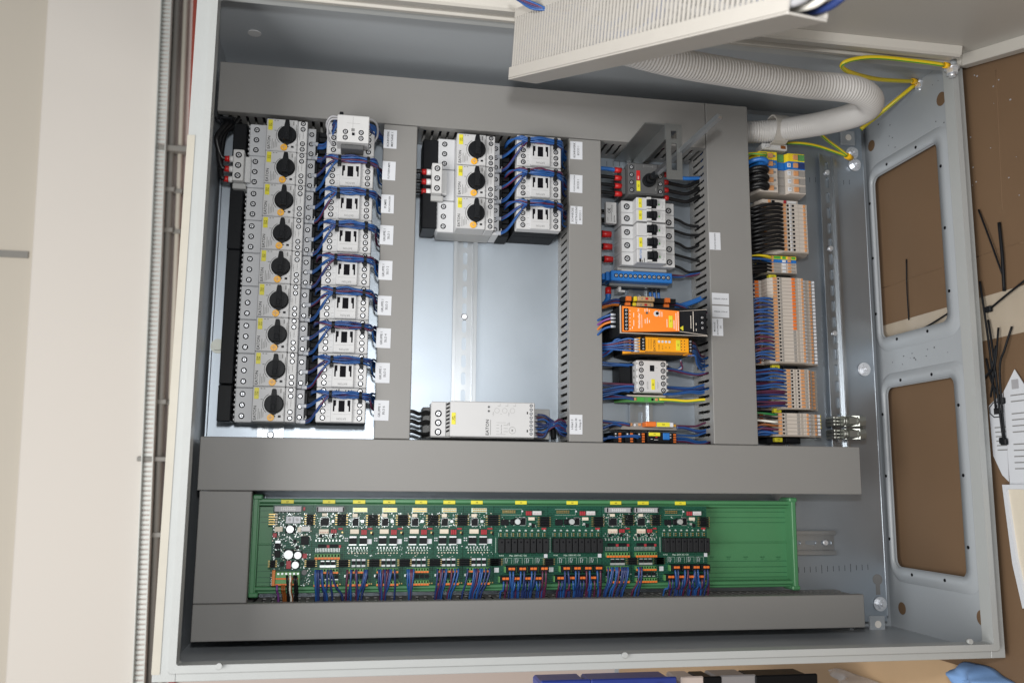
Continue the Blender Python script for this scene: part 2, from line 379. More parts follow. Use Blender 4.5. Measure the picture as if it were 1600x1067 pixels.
# mounting plate
pl = MB(); pl.box(-139, 846, -657, 121, -3, 0); pl.box(-143, -139.1, -650, 121, -14, 2, 1); pl.box(846.1, 849, -650, 60, -18, 0, 1)
plate = ap("mounting_plate", pl, "zinc")
tk = MB()
for i, px in enumerate(range(1248, 1362, 9)):
    x, y = at(px, 890 - (px - 1248) * .04, 0); tk.rect(x - .35, x + .35, y - (6 if i % 5 == 4 else 4), y + (6 if i % 5 == 4 else 4), .15)
for i in range(6):
    x, y = at(938 + i * 10, 256, 0); tk.rect(x - .3, x + .3, y - 4, y + 4, .15)
for i in range(2):
    for px, py in ((1265 + i * 9, 281), (1318 + i * 9, 285)):
        x, y = at(px, py, 0); tk.rect(x - .3, x + .3, y - 4, y + 4, .15)
tag(ap("scale_marks", tk, "ink"), kind="stuff")
def bolt(px, py, z, r, h, name="hex_bolt"):
    x, y = at(px, py, z); b = MB(); b.cyl(x, y, z, z + 1.5, r * 1.5, 18); b.cyl(x, y, z + 1.5, z + 1.5 + h, r, 6, sm=False); b.cyl(x, y, z + 1.5 + h, z + 6 + h, r * .5, 10)
    return ap(name, b, "steel")
for px, py in ((1335, 258), (1331, 240), (1350, 577), (1375, 943)): bolt(px, py, 1, 7, 6)
x, y = at(341, 541, 0); ap("hex_bolt", MB().cyl(x, y, 0.2, 2, 10, 18).cyl(x, y, 2, 7, 7, 6, sm=False), "nickel")
kx, ky = at(1371, 905, 0); ap("keyhole", MB().cyl(kx, ky, .1, .3, 8, 20).box(kx - 3.5, kx + 3.5, ky - 22, ky - 5, .1, .28), "duct_dark")
for px, py in ((1323, 217), (1369, 974)):
    x, y = at(px, py, 0); ap("bush", MB().box(x - 12, x + 12, y - 12, y + 12, 0.2, 5, 1), "paint_in"); ap("through_hole", MB().cyl(x, y, 5, 5.4, 5.2, 16), "wall_cream")
for px, py in ((368, 1008), (877, 1003), (1329, 984)):
    x, y = at(px, py, -3); ap("rivet", MB().cyl(x, y, -3, 1, 3.4, 12), "paint_in")
x, y = -97, 81; ap("hole_plug", MB().cyl(-97, 81, YT - 1.2, YT - .2, 9, 20, axis='y'), "device_white")
for px, py in ((975, 1022), (1513, 1001), (343, 1039)):
    x, y = at(px, py, ZF + 7); ap("frame_stud", MB().cyl(x, y, ZF + 6, ZF + 12, 3.2, 12), "paint")
# door, 75 degrees open
DA = math.radians(15); DS, DC = math.sin(DA), math.cos(DA)
def dpt(x, t, h): return (x, 128 - DS * t - DC * h, 226 + DC * t - DS * h)
def dmb(mb): mb.v = [dpt(*v) for v in mb.v]; return mb
b = MB(); b.box(XL - 2, XR + 2, 2, 800, -2, 0, 0)
door = ap("door", dmb(b), "door_paint")
b = MB(); b.box(XR - 14, XR + 2.2, 2, 800, 0.2, 16, 1); b.box(XL - 2.2, XL + 12, 2, 800, 0.2, 16, 1); b.box(XL + 12.2, XR - 14.2, 2, 14, 0.2, 16, 1)
dmb(b); shift(b, ORG[enc]); o = link(bpy.data.objects.new("door_edge", b.mesh("door_edge", ["door_paint"]))); o.parent = door
b = MB(); b.box(XL + 30, XR - 40, 26, 52, 0.2, 14, 3)
dmb(b); shift(b, ORG[enc]); o = link(bpy.data.objects.new("door_stiffener", b.mesh("door_stiffener", ["door_paint"]))); o.parent = door

# ================================================================== DIN rails and wiring ducts
def din_rail(x0, x1, y0, y1, label, vertical=True, z=0, m="rail", hw=35, bolts=()):
    L = (y1 - y0) if vertical else (x1 - x0)
    t = thing("mounting_rail", label, "rail", ((x0 + x1) / 2, (y0 + y1) / 2, z), None, 0 if vertical else 90)
    w = hw / 2; b = MB(); a, c = -L / 2, L / 2
    for s in (-1, 1):
        b.box(s * w, s * (w - 5), a, c, 6.3, 7.5, .2); b.box(s * (w - 5), s * (w - 6.2), a, c, 0.2, 7.4)
    n = int(L // 25); e = (L - n * 25) / 2; iw = w - 6.3
    b.box(-iw, iw, a, a + e, .2, 1.3); b.box(-iw, iw, c - e, c, .2, 1.3)
    for k in range(n):
        q0 = a + e + k * 25; h = rr(-3.2, 3.2, q0 + 3.5, q0 + 21.5, 3.1, 3)
        b.frame(cast(h, -iw, iw, q0, q0 + 25), h, .2, 1.3)
    part("rail_profile", b, m, t)
    for q in bolts: part("screw", MB().cyl(0, q, 1.3, 4.5, 5, 14, r2=3.5), "steel", t)
    return t
din_rail(-74, -39, -403, 27, "slotted steel rail end showing below the left column of motor switches", bolts=(-209,))
din_rail(187.5, 222.5, -403, 27, "long bare slotted steel rail in the empty middle of the second column", bolts=(-36,))
din_rail(449, 484, -403, 27, "slotted steel rail in the third column behind the orange power supply")
din_rail(667, 702, -403, 60, "slotted steel rail under the beige terminal strips right of the wide duct")
din_rail(766, 796, -403, 60, "bare slotted rail at the far right with two nickel cable clamps", z=1, hw=30, bolts=(204, 80, -55, -218))
din_rail(640, 765, -560, -525, "short cut end of rail sticking out of the green board carrier", vertical=False, bolts=(-48,))

FP = [(-3.4, 14), (-3.4, 30), (-2.6, 33), (-3.6, 36), (-3.6, 48), (-2.8, 51), (-3.7, 54), (-3.7, 64), (3.7, 64), (3.7, 54), (2.8, 51), (3.6, 48), (3.6, 36), (2.6, 33), (3.4, 30), (3.4, 14)]
def wiring_duct(x0, x1, y0, y1, label, vertical, H=75, ends=()):
    cx, cy = (x0 + x1) / 2, (y0 + y1) / 2; L = (y1 - y0) if vertical else (x1 - x0); w = ((x1 - x0) if vertical else (y1 - y0)) / 2 - 1.5
    t = thing("wiring_duct", label, "wiring duct", (cx, cy, 0), None, 0 if vertical else 90); a, c = -L / 2, L / 2
    part("base", MB().box(-w, w, a + .5, c - .5, 0.3, 2), "duct", t)
    n = int(L // 11); e = (L - n * 11) / 2
    for s in (-1, 1):
        b = MB(); b.box(s * w, s * (w - 1.6), a + .5, c - .5, 2.1, 14)
        for k in range(n):
            q = a + e + 5.5 + k * 11; X0, X1 = sorted((s * w, s * (w - 1.6)))
            b.prism([(q + p[0], p[1]) for p in FP], X0, X1, 'x')
        tag(part("slotted_side", b, "duct", t), kind="stuff")
    cv = MB(); W2 = w + 1.5; cv.box(-W2, W2, a, c, H - 2, H, .9); cv.box(-W2, -W2 + 1.3, a + .2, c - .2, H - 13, H - 2.1); cv.box(W2 - 1.3, W2, a + .2, c - .2, H - 13, H - 2.1)
    part("cover", cv, "duct", t)
    return t
wiring_duct(-140, 548.6, 28.5, 98, "long grey duct running along the upper side of the cabinet above all device columns", False)
wiring_duct(80.6, 126.7, -402.8, 27.5, "narrow vertical grey duct carrying nine white labels", True)
wiring_duct(342, 389, -402.8, 27.5, "narrow vertical grey duct beside the contactors with four white labels", True)
wiring_duct(549.4, 615, -402.8, 98, "wide vertical grey duct left of the beige terminal strips", True)
wiring_duct(-136, 770, -470.7, -403.6, "long grey duct crossing between the device columns and the green circuit boards", False)
wiring_duct(-133, -69.5, -608, -471.4, "short wide grey duct left of the green circuit board carrier", True)
wiring_duct(-133, 765, -653, -608.7, "long narrow grey duct along the lower edge below the green boards", False)

def duct_fill(label, x0, x1, y0, y1, vertical, seed, n=9):
    r = random.Random(seed); t = thing("wire_bundle", label, "wires", ((x0 + x1) / 2, (y0 + y1) / 2, 5), "wires filling the ducts")
    for k in range(n):
        a = r.uniform(.08, .92); z = r.uniform(8, 56); pts = []
        for j in range(9):
            f = j / 8; a = min(.93, max(.07, a + r.uniform(-.12, .12))); z = min(56, max(6, z + r.uniform(-8, 8)))
            pts.append((x0 + 5 + (x1 - x0 - 10) * a, y0 + 4 + (y1 - y0 - 8) * f, z) if vertical else (x0 + 4 + (x1 - x0 - 8) * f, y0 + 5 + (y1 - y0 - 10) * a, z))
        wire_ = MB().tube(pts, r.choice((1.6, 2.2, 3.0)), 6, k=4); apart("wire", wire_, r.choice(("wire_navy", "wire_black", "wire_black", "wire_blue", "wire_purple")), t)
duct_fill("dark wires inside the long upper duct, glimpsed through its slots", -140, 548, 28.5, 98, False, 1, 12)
duct_fill("blue and black wires inside the narrow duct with nine labels", 80.6, 126.7, -402, 27, True, 2, 12)
duct_fill("blue and purple wires inside the narrow duct with four labels", 342, 389, -402, 27, True, 3, 14)
duct_fill("blue and black wires inside the wide vertical duct by the terminal strips", 549.4, 615, -402, 97, True, 4, 16)
duct_fill("dark wires inside the long narrow duct below the green boards", -132, 764, -653, -608.7, False, 5, 10)
# ================================================================== motor protective switches
def brk_body():
    b = MB(); b.box(-50, 26, -22.4, 22.4, 8, 48, .6); return b
def brk_term():
    b = MB(); b.box(-51.4, -27.6, -22.3, 22.3, 20, 53, .8)
    for k in range(7): b.box(-53, -51.2, -20 + k * 6.4, -17.4 + k * 6.4, 24, 50, 0)
    return b
def brk_front(): return MB().box(-27.4, 13.2, -22.35, 22.35, 48.2, 78, 1.0)
def brk_aux():
    b = MB(); b.box(13.4, 26, -22.3, 22.3, 48.2, 76, .9); return b
def brk_strip():
    b = MB(); b.box(26.2, 36.5, -22, 22, 10, 53, .8); return b
def knob_mb():
    b = MB(); b.cyl(0, 0, 78, 80, 12.4, 28); b.cyl(0, 0, 80, 85, 11.8, 28, r2=11.0)
    b.prism([(-3.8, 9.5), (3.8, 9.5), (2.6, 18.2), (1.6, 19.2), (-1.6, 19.2), (-2.6, 18.2)], 79, 86); b.prism([(-4.4, -9.5), (4.4, -9.5), (3.2, -12.2), (1, -14), (-1, -14), (-3.2, -12.2)], 78.5, 84)
    return b
def knob_grip():
    b = MB(); b.prism([(-3.9, -10), (3.9, -10), (3.4, 0), (3.2, 10), (-3.2, 10), (-3.4, 0)], 85, 91.5); b.box(-2.4, 2.4, -8, -1, 91.5, 92.6, .5); return b
def dial_mb(): return MB().cyl(0, 0, 78, 80, 4.6, 20, r2=4.3)
def dial_slot(): return MB().box(-3, 3, -.6, .6, 80.1, 80.3).box(-.6, .6, -3, 3, 80.1, 80.32)
def ylab(): return MB().box(-25.2, -19.4, 6.2, 20.6, 78.05, 78.5, .4)
def brk_mark():
    b = MB(); z = 78.08; b.text("EATON", -23.3, -11.5, z, 5.2, 90, 0, 1.05)
    for i in range(4): b.rect(-19.5 + i * 2, -18.8 + i * 2, -20 + i, -6 - (i % 2) * 4, z, 1)
    b.rect(-17.5, -15.5, 19.2, 20.4, z, 1); b.rect(-13.8, -11.8, 19.2, 20.4, z, 1)
    b.rect(11, 12, 4, 16, z, 1); b.rect(7, 8.6, 14.5, 20, z, 1); b.rect(-17, -14, 5.6, 6.2, z, 0)
    b.frame([(x * .42 + 12.5, y * .42 - 12.8) for x, y in [(3.4 * math.cos(i * .5236), 3.4 * math.sin(i * .5236)) for i in range(12)]], [(x * .42 + 12.5, y * .42 - 12.8) for x, y in [(2.6 * math.cos(i * .5236), 2.6 * math.sin(i * .5236)) for i in range(12)]], z, z + .05, m=1)
    b.rect(5.5, 9, -17, -14.2, z, 0); b.prism([(0, -17), (3, -15.6), (0, -14.2)], z, z + .05, m=0)
    n = 14; A = [math.radians(118 + i * 8.5) for i in range(n)]
    V = [(14.0 * math.cos(t), 14.0 * math.sin(t), z) for t in A] + [(14.6 * math.cos(t), 14.6 * math.sin(t), z) for t in A]
    b.add(V, [(i, i + 1, n + i + 1, n + i) for i in range(n - 1)], 0)
    V = [(12.7 * math.cos(t), 12.7 * math.sin(t), z) for t in A] + [(13.8 * math.cos(t), 13.8 * math.sin(t), z) for t in A]
    b.add(V, [(i, i + 1, n + i + 1, n + i) for i in range(n - 1)], 2)
    for i in range(4): b.rect(16 + (i % 2) * 4.5, 16.5 + (i % 2) * 4.5, -5 + i * 2, 0.5 + i * 2, 76.08, 1)
    return b
def breaker(x, y, label, code, group):
    t = thing("motor_protective_switch", label, "motor switch", (x, y, 0), group)
    part("body", cached("brk_body", brk_body, "device_mid"), 0, t)
    tm = part("terminal_block", cached("brk_term", brk_term, "device_cool"), 0, t)
    part("front_cover", cached("brk_front", brk_front, "device"), 0, t)
    part("auxiliary_contact", cached("brk_aux", brk_aux, "device"), 0, t)
    part("side_terminal", cached("brk_strip", brk_strip, "device_cool"), 0, t)
    kn = part("rotary_knob", cached("brk_knob", knob_mb, "black"), 0, t); part("grip", cached("brk_grip", knob_grip, "black_matt"), 0, kn)
    dl = part("setting_dial", cached("brk_dial", dial_mb, "dial"), 0, t, (-3.6, -17.2, 0)); part("slot", cached("brk_slot", dial_slot, "tan_fuse"), 0, dl)
    lb = part("yellow_tag", cached("brk_tag", ylab, "yellow"), 0, t)
    part("tag_print", MB().text(code[0], -23.3, 13.4, 78.6, 2.6, 90).text(code[1], -20.9, 13.4, 78.6, 2.6, 90), "ink", lb)
    part("printing", cached("brk_mark", brk_mark, ["ink", "ink_soft", "device_white"]), 0, t)
    for yy in (14.3, 0, -14.2): screw(t, -42.4, yy, 53, 3.5)
    for yy in (18.8, 10.8, -9.6, -17.4): screw(t, 20.2, yy, 76, 3.1)
    for yy in (13.2, -0.5, -14.5): screw(t, 30.8, yy, 53, 3.2)
    return t
# ================================================================== contactors
def con_base():
    b = MB(); b.box(0, 64, -22.2, 22.2, 2, 64, .5)
    for s in (-1, 1): b.box(2, 62, s * 22.2, s * 22.5, 14, 40)
    return b
def con_front():
    b = MB(); b.box(0.4, 63.6, -22.35, 22.35, 64.2, 80, 1.0)
    b.box(18.8, 47.2, -22.2, 16.5, 80.1, 84, 1.0); return b
def con_slots():
    b = MB(); z = 84.05
    b.rect(29, 36.8, -9, 5.6, z); b.prism([(22, 6), (25.8, 6), (25.8, -1), (24, -2), (24, -8.5), (22, -8.5)], z, z + .05); b.prism([(40.2, 6), (44, 6), (44, -8.5), (42, -8.5), (42, -2), (40.2, -1)], z, z + .05)
    for x0, x1, y0, y1 in ((19.5, 20.2, 17.5, 19.8), (25, 26.4, 17, 20), (28.2, 29.4, 16.8, 21), (37, 38, 16.8, 20), (40, 42, 17.2, 19.5), (44.5, 45.2, 17.5, 20)): b.rect(x0, x1, y0, y1, 80.06)
    return b
def con_mark():
    b = MB(); z = 84.07; b.text("EATON", 33, -18, z, 3.6, 180)
    for yy in (13.4, 4.6, -4.4, -13): 
        b.rect(3.2, 5.2, yy, yy + .4, 80.06); b.rect(58.6, 60.6, yy, yy + .4, 80.06); b.rect(14.5, 18, yy - 2, yy - 1.7, 80.06); b.rect(48.6, 51.5, yy - 2, yy - 1.7, 80.06)
    b.rect(22, 44.5, -12.3, -12.05, z); return b
def contactor(x, y, label, group, screws=True):
    t = thing("contactor", label, "contactor", (x, y, 0), group)
    part("base", cached("con_base", con_base, "black_matt"), 0, t)
    part("front_cover", cached("con_front", con_front, "device"), 0, t)
    tag(part("slots", cached("con_slots", con_slots, "hole_shade"), 0, t), kind="stuff")
    part("printing", cached("con_mark", con_mark, "ink_soft"), 0, t)
    for sx in (9.2, 56):
        for yy in (18.3, 9.4, 0.4, -8.4, -16.8): screw(t, sx, yy, 80, 3.3)
    return t
def link_module(x, y, label, group):        # black ribbed plug between switch and contactor
    t = thing("connector_module", label, "connector", (x, y, 0), group)
    b = MB(); b.box(0, 15.6, -22, 22, 6, 42, .6); part("housing", b, "black_matt", t) if False else part("housing", cached("lnk0", lambda: b, "black_matt"), 0, t)
    def ribs():
        r = MB()
        for k in range(5): r.box(4.5, 15, -20 + k * 8.4, -13.8 + k * 8.4, 42.1, 47 + (k % 2) * 3, .6)
        return r
    part("ribs", cached("lnk1", ribs, "black_matt"), 0, t)["kind"] = "stuff"
    part("plug_tower", cached("lnk2", lambda: MB().box(0.4, 4, -18, 18, 42.1, 52, .5), "black"), 0, t)
    part("marking", cached("lnk3", lambda: MB().rect(1, 3.4, -16.5, -15.6, 52.1).rect(2.8, 3.4, -16.5, -12.5, 52.12), "sleeve_white"), 0, t)
    return t
# ================================================================== wire bundles
BL = ["wire_blue", "wire_purple", "wire_blue", "wire_navy", "wire_blue", "wire_blue", "wire_blue", "wire_purple", "wire_blue", "wire_navy", "wire_blue"]
def wire(t, pts, r, m, n=6, k=5, name="wire"): return apart(name, MB().tube(pts, r, n, k=k), m, t)
def tie(t, x, y, z, w, h, tail=True):       # cable tie band round a bundle running along x
    b = MB(); b.frame(rr(y - h / 2, y + h / 2, z - w / 2, z + w / 2, min(w, h) * .4, 3), rr(y - h / 2 + .9, y + h / 2 - .9, z - w / 2 + .9, z + w / 2 - .9, min(w, h) * .3, 3), x - 1.9, x + 1.9, 'x')
    b.box(x - 2.6, x + 2.6, y - h / 2 - 5.5, y - h / 2 - .2, z - 1, z + w / 2 + .8, .6)
    return apart("cable_tie", b, "black", t)
def bundle(xa, yc, xd, label, group, sd, first=False):
    rnd = random.Random(sd); t = thing("wire_bundle", label, "wires", (xa + 40, yc + 14, 90), group)
    yb = yc + 13.6; xs = xa
    nw = 9
    for i in range(nw):
        a, r = divmod(i, 3); oy = (r - 1) * 2.5 + rnd.uniform(-.5, .5); oz = (a - 1) * 2.4 + rnd.uniform(-.4, .4)
        if i < 3: p0 = (xs, yc + 1.5 - r * 1.6, 53); p1 = (xs + 7, yc + 3 - r * 1.2, 66)
        elif i < 6: p0 = (xs - 1, yc - 19 - r * 1.4, 52); p1 = (xs + 7, yc - 16 - r * 1.4, 66)
        else: p0 = (xs + 5, yc + 20 - r * 2, 44); p1 = (xs + 8, yc + 19 - r * 1.5, 72)
        ye = yc + rnd.uniform(4, 17) if not (i == 4) else yc - 4
        s1, s2 = rnd.uniform(-1.6, 1.6), rnd.uniform(-1.6, 1.6)
        pts = [p0, p1, (xs + 19, (p1[1] + yb) / 2 + 1 + (oy if i > 5 else 0), 88 + oz * .6), (xs + 31, yb + oy, 90 + oz), (xs + 47, yb + oy * 1.25 + s1, 92 + oz + abs(s1) * .4),
               (xs + 58, yb + oy * 1.1 + s2, 91 + oz), (xs + 69, yb + oy - .6, 89.5 + oz), (xs + 80, yb - 2 + oy * 1.4, 84 + oz * 1.2), (xd - 3, ye + 2, 58 + rnd.uniform(-14, 8)), (xd + 7, ye, 44 + rnd.uniform(-14, 6))]
        wire(t, pts, 1.3, BL[(i + sd) % len(BL)])
    for xx, dy in ((xs + 31, 0), (xs + 69, -.6)): tie(t, xx, yb + dy, 90, 9.6, 9.6)
    for yy in (yc + .3, yc - 20.2): apart("ferrule", MB().box(xs - 8, xs + .5, yy - 2.6, yy + 2.6, 49, 54.4, .8), "ferrule", t)
    return t
XK1, XC1 = -47.6, 4.6
names1 = ["RÜHRWERK|MIXTANK 1", "FUTTERPUMPE", "PUMPE|FRISCHWASSER", "GRUPPE 1|SILO 1", "GRUPPE 1|SILO 2", "GRUPPE 1|SILO 3", "GRUPPE 1|SILO 4", "GRUPPE 1|SILO 5", "GRUPPE 1|SILO 6"]
short1 = ["the mixer tank", "FUTTERPUMPE", "PUMPE FRISCHWASSER", "SILO 1", "SILO 2", "SILO 3", "SILO 4", "SILO 5", "SILO 6"]
for i in range(9):
    y = -0.6 - 45.1 * i
    breaker(XK1, y, "motor switch with black knob, %s of nine in the left column" % ORD[i], ("Q%d" % (11 + i), "2.5A"), "motor switches in the left column")
    contactor(XC1, y + .6, "light grey contactor beside the %s label, %s of nine" % (short1[i], ORD[i]), "contactors in the left column")
    link_module(-11.4, y, "black ribbed connector between switch and contactor, %s of nine in left column" % ORD[i], "black connectors in the left column")
    if i: bundle(-8, y, 80, "tied blue and purple wires over the contactor that is %s of nine" % ORD[i], "tied wire bundles in the left column", i)
# bundle of the first row runs behind the add-on module
t = thing("wire_bundle", "loose blue and purple wires curving behind the small module on the topmost contactor", "wires", (0, 10, 60)); rnd = random.Random(3)
for i in range(9):
    y0 = -1.5 if i < 4 else -20; o_ = (i % 4) * 1.8
    wire(t, [(-8, y0 - o_, 53), (4, y0 + 2 - o_, 60), (15, 12 + (i % 3) * 3 + (6 if i < 4 else 0), 84), (30, 21 + rnd.uniform(-3, 4), 88), (55, 22 + rnd.uniform(-3, 3), 86), (70, 14 + rnd.uniform(-6, 6), 76), (88, rnd.uniform(-4, 14), 45)], 1.5, BL[(i + 2) % len(BL)])
wire(t, [(66, -4, 78), (72, 8, 80), (70, 18, 96), (60, 22, 100), (57, 12, 100)], 1.5, "wire_grey")
wire(t, [(8, 4, 84), (4, 12, 96), (10, 20, 104), (22, 20, 104)], 1.5, "wire_grey"); wire(t, [(13, -12, 84), (6, -2, 96), (9, 14, 106), (22, 17, 106)], 1.4, "wire_grey")
for yy in (-.5, -20.5): apart("ferrule", MB().box(-16, -7.5, yy - 2.6, yy + 2.6, 49, 54.4, .8), "ferrule", t)
# add-on module
t = thing("timer_module", "small white add-on module standing proud on the topmost contactor", "module", (21, 0, 84))
apart("housing", MB().prism([(19, -17), (60, -17.5), (60, 19), (19, 19)], 90, 113).box(20, 59, -14, 16, 84.2, 90), "device", t)
apart("face", MB().box(18.6, 60.4, -17.8, 19.4, 113.1, 116, 1), "device_white", t)
apart("rating_plate", MB().box(24, 54, -24, -18.2, 86, 108, 1), "dark_grey", t)
apart("print", MB().rect(38.8, 39.1, -6, 17, 116.05).rect(31, 48, 8, 8.25, 116.05).rect(37, 41.5, -3, 1, 116.05), "ink_soft", t)
apart("button", MB().box(38, 41.5, -8.6, -5, 116, 117, .3), "black", t)
for sx, sy in ((29.5, -4), (29.5, -12), (50, -4), (50, -12)):
    o = screw(t, sx - 21, sy, 116 - 84, 3.2)
apart("tie_head", MB().box(21, 26, 20, 25, 100, 112, .8), "black", t)
# group two
XK2, XC2 = 209.3, 265.6
short2 = ["upper", "middle", "lower"]
for i in range(3):
    y = -1.2 - 45.6 * i
    breaker(XK2, y, "motor switch with black knob, %s one of three in the second column" % short2[i], ("Q%d" % (31 + i), "4.0A"), "motor switches in the second column")
    contactor(XC2, y + 3.4, "light grey contactor, %s one of three in the second column" % short2[i], "contactors in the second column")
    link_module(246, y, "black ribbed connector, %s one of three in the second column" % short2[i], "black connectors in the second column")
    bundle(249, y + 1.2, 341.4, "tied blue and purple wires, %s bundle of three in the second column" % short2[i], "tied wire bundles in the second column", 20 + i)
# ================================================================== black commoning bars and feed terminals
def busbar(x0, x1, y0, y1, label, z0=30, z1=54):
    t = thing("busbar", label, "busbar", ((x0 + x1) / 2, (y0 + y1) / 2, 10), "black busbars")
    apart("housing", MB().box(x0, x1, y0, y1, 12, z1, 1.2), "black", t); b = MB(); yy = y0 + 6
    k = 0
    while yy < y1 - 4:
        apart("pin", MB().box(x1 + .1, x1 + 5, yy, yy + 4, 34, 46), "black_matt", t); yy += 15.05
    return t
busbar(-120.5, -103, -154.6, 21, "black comb busbar behind the upper switches of the left column")
busbar(-120.3, -103, -334.5, -155.2, "black comb busbar feeding the middle switches of the left column")
busbar(-120.3, -103, -383.5, -336, "short black busbar end piece at the lowest left motor switch", z1=57)
busbar(136.5, 158, -58, 18, "black comb busbar behind the white feed terminal of the second column")
busbar(136.5, 157, -112, -59, "short black busbar piece below the second column's feed terminal", z1=57)
def feed(x0, y0, label, reds, cable_label, paths, group):
    t = thing("feed_terminal", label, "terminal", (x0, y0, 40), group)
    apart("housing", MB().box(x0, x0 + 14, y0 - 43, y0, 40, 72, .8).box(x0 + 14.2, x0 + 22, y0 - 41, y0 - 5, 40, 60, .8), "device_white", t)
    apart("skirt", MB().box(x0 - .3, x0 + 17, y0 - 51, y0 - 43.3, 30, 62, .8), "device_mid", t)
    for k in range(3): screw(t, 7, -7.8 - k * 14.2, 32, 3.8)
    c = thing("feed_cable", cable_label, "cable", (x0 - 20, y0 - 20, 50), "black feed cables")
    for k in range(3):
        yy = y0 - 7.8 - k * 14.2
        apart("white_sleeve", MB().cyl(yy, 54, x0 - 6.5, x0 - .2, 4.4, 12, axis='x'), "sleeve_white", c)
        apart("red_sleeve", MB().cyl(yy, 54, x0 - 13, x0 - 6.6, 3.9, 12, axis='x', r2=4.3), "red", c)
        wire(c, [(x0 - 11, yy, 54)] + paths(k, yy), 3.6, "wire_black", 8, name="cable")
    return t
feed(-116.5, -22.6, "white three-pole feed terminal at the left of the left column", 1, "three thick black cables looping down from the upper duct to the feed terminal",
     lambda k, yy: [(-134 + k * 1, yy + 2, 56), (-140 + k * 2.5, yy + 20, 62 - k * 4), (-139 + k * 3, 0 + k * 2, 62 - k * 6), (-128 + k * 4, 22, 55 - k * 5), (-118 + k * 6, 48, 44)], "feed terminals")
feed(148.5, -22.2, "white three-pole feed terminal at the left of the second column", 1, "three black cable ends with red sleeves entering the second column's feed terminal",
     lambda k, yy: [(128, yy, 54), (118, yy - 3, 50)], "feed terminals")
for (b0, b1, b2) in ((-131, -122, 24),):
    pass
t = thing("cable_tie_band", "black cable ties holding the thick black cables in the upper left corner", "cable tie", (-136, 20, 60))
apart("band", MB().box(-138, -120, 20, 23, 48, 70, .8), "black", t); apart("tail", MB().tube([(-138, 21, 66), (-143, 20, 68)], 2, 6), "black", t)
# ================================================================== soft starter
t = thing("soft_starter", "long light grey soft starter lying at the foot of the second column", "soft starter", (155, -376, 0))
apart("base", MB().box(146, 322, -400, -357, 2, 30, 1), "dark_grey", t)
apart("housing", MB().box(155.5, 296, -399.5, -352.5, 30.2, 62, 1), "device", t)
apart("terminal_cover", MB().box(154.8, 175, -398.5, -352, 62.1, 66, 1), "device", t)
apart("front_cover", MB().box(179, 292.6, -398.6, -352, 62.1, 82, 1.2), "device", t)
apart("end_foot", MB().box(296.2, 322, -399, -357, 30.2, 42, 1), "device_mid", t)
vb = MB()
for k in range(8): vb.add([(175.3, -393 + k * 5.1, 66.2), (178.8, -391.6 + k * 5.1, 74), (178.8, -389.2 + k * 5.1, 74), (175.3, -390.6 + k * 5.1, 66.2)], [(0, 1, 2, 3)])
apart("vent_ramp", MB().prism([(175.1, 62.1), (178.9, 62.1), (178.9, 74), (175.1, 66)], -398, -352.5, 'y'), "device_mid", t)
tag(apart("vent_slots", shift(vb, (.3, 0, -.4)), "hole_shade", t), kind="stuff")
lb = apart("yellow_tag", MB().box(180.5, 186, -383, -367.5, 82.05, 82.5, .4), "yellow", t)
pr = MB(); z = 82.1; pr.text("EATON", 228.5, -386, z, 6.0, 90, 0, 1.05); pr.rect(232.2, 232.9, -396, -376, z, 1)
pr.text("Q40", 182.2, -375, 82.6, 2.6, 90); pr.text("11 kW", 184.6, -375, 82.6, 2.6, 90)
for k in range(3):
    cx = 241 + k * 10.5; cy = -363.5
    for a in range(12):
        th = a * math.pi / 6 + .2; pr.rect(cx + 3.2 * math.cos(th) - .25, cx + 3.2 * math.cos(th) + .25, cy + 3.2 * math.sin(th) - .5, cy + 3.2 * math.sin(th) + .5, z, 1)
    pr.rect(cx + 1, cx + 4.4, -357.6, -357.2, z, 1); pr.rect(cx + 4.1, cx + 4.4, -357.6, -354, z, 1); pr.text("t-Start" if k == 0 else "U" if k == 1 else "t-Stop", cx - 5, -368, z, 2, 90, 1)
pr.rect(240.5, 253, -379.6, -379.3, z, 1); pr.rect(240.5, 253, -395, -394.7, z, 1)
for k in range(3): pr.rect(240.5, 244, -383 - k * 4.2, -382.6 - k * 4.2, z, 1); pr.rect(250, 256, -383 - k * 4.2, -382.6 - k * 4.2, z, 1); pr.text("~", 247, -384 - k * 4.2, z, 6, 90, 1)
n = 20; V = [(262 + 4.6 * math.cos(i * .31416), -389.5 + 4.6 * math.sin(i * .31416), z) for i in range(n)] + [(262 + 4.2 * math.cos(i * .31416), -389.5 + 4.2 * math.sin(i * .31416), z) for i in range(n)]
pr.add(V, [(i, (i + 1) % n, n + (i + 1) % n, n + i) for i in range(n)], 1); pr.text("M", 262, -389.5, z, 3.6, 90, 1)
pr.text("△", 257, -381, z, 4, 90, 1)
for yy in (-366, -390): pr.rect(281.5, 283.2, yy - 1.6, yy + 1.6, z, 0)
for k in range(8): pr.text("A1 A2 13 14 23 24 33 34".split()[k], 291.5, -356 - k * 5.35, z, 1.7, 90, 1)
tag(apart("printing", pr, ["ink", "ink_soft"], t), kind="stuff")
for yy in (-359, -364.5): apart("indicator_light", MB().cyl(230, yy, 82, 82.6, 1.5, 12), "dark_grey", t)
for k in range(3): screw(t, 164.5 - 155, -368 - k * 12.2 + 376, 66, 4.2)
for k in range(8): screw(t, 287.5 - 155, -356.2 - k * 5.35 + 376, 82, 1.9)
c = thing("feed_cable", "three black cables coming from the narrow duct into the soft starter", "cable", (146, -380, 40), "black feed cables")
for k in range(3):
    y0 = -366 - k * 13; wire(c, [(118, y0 - 1, 52), (130, y0 + 1, 54), (140, y0 - 2, 52), (149, y0 + (1 if k < 2 else -3), 46), (158, y0, 40)], 2.6, "wire_black", 8, name="cable")
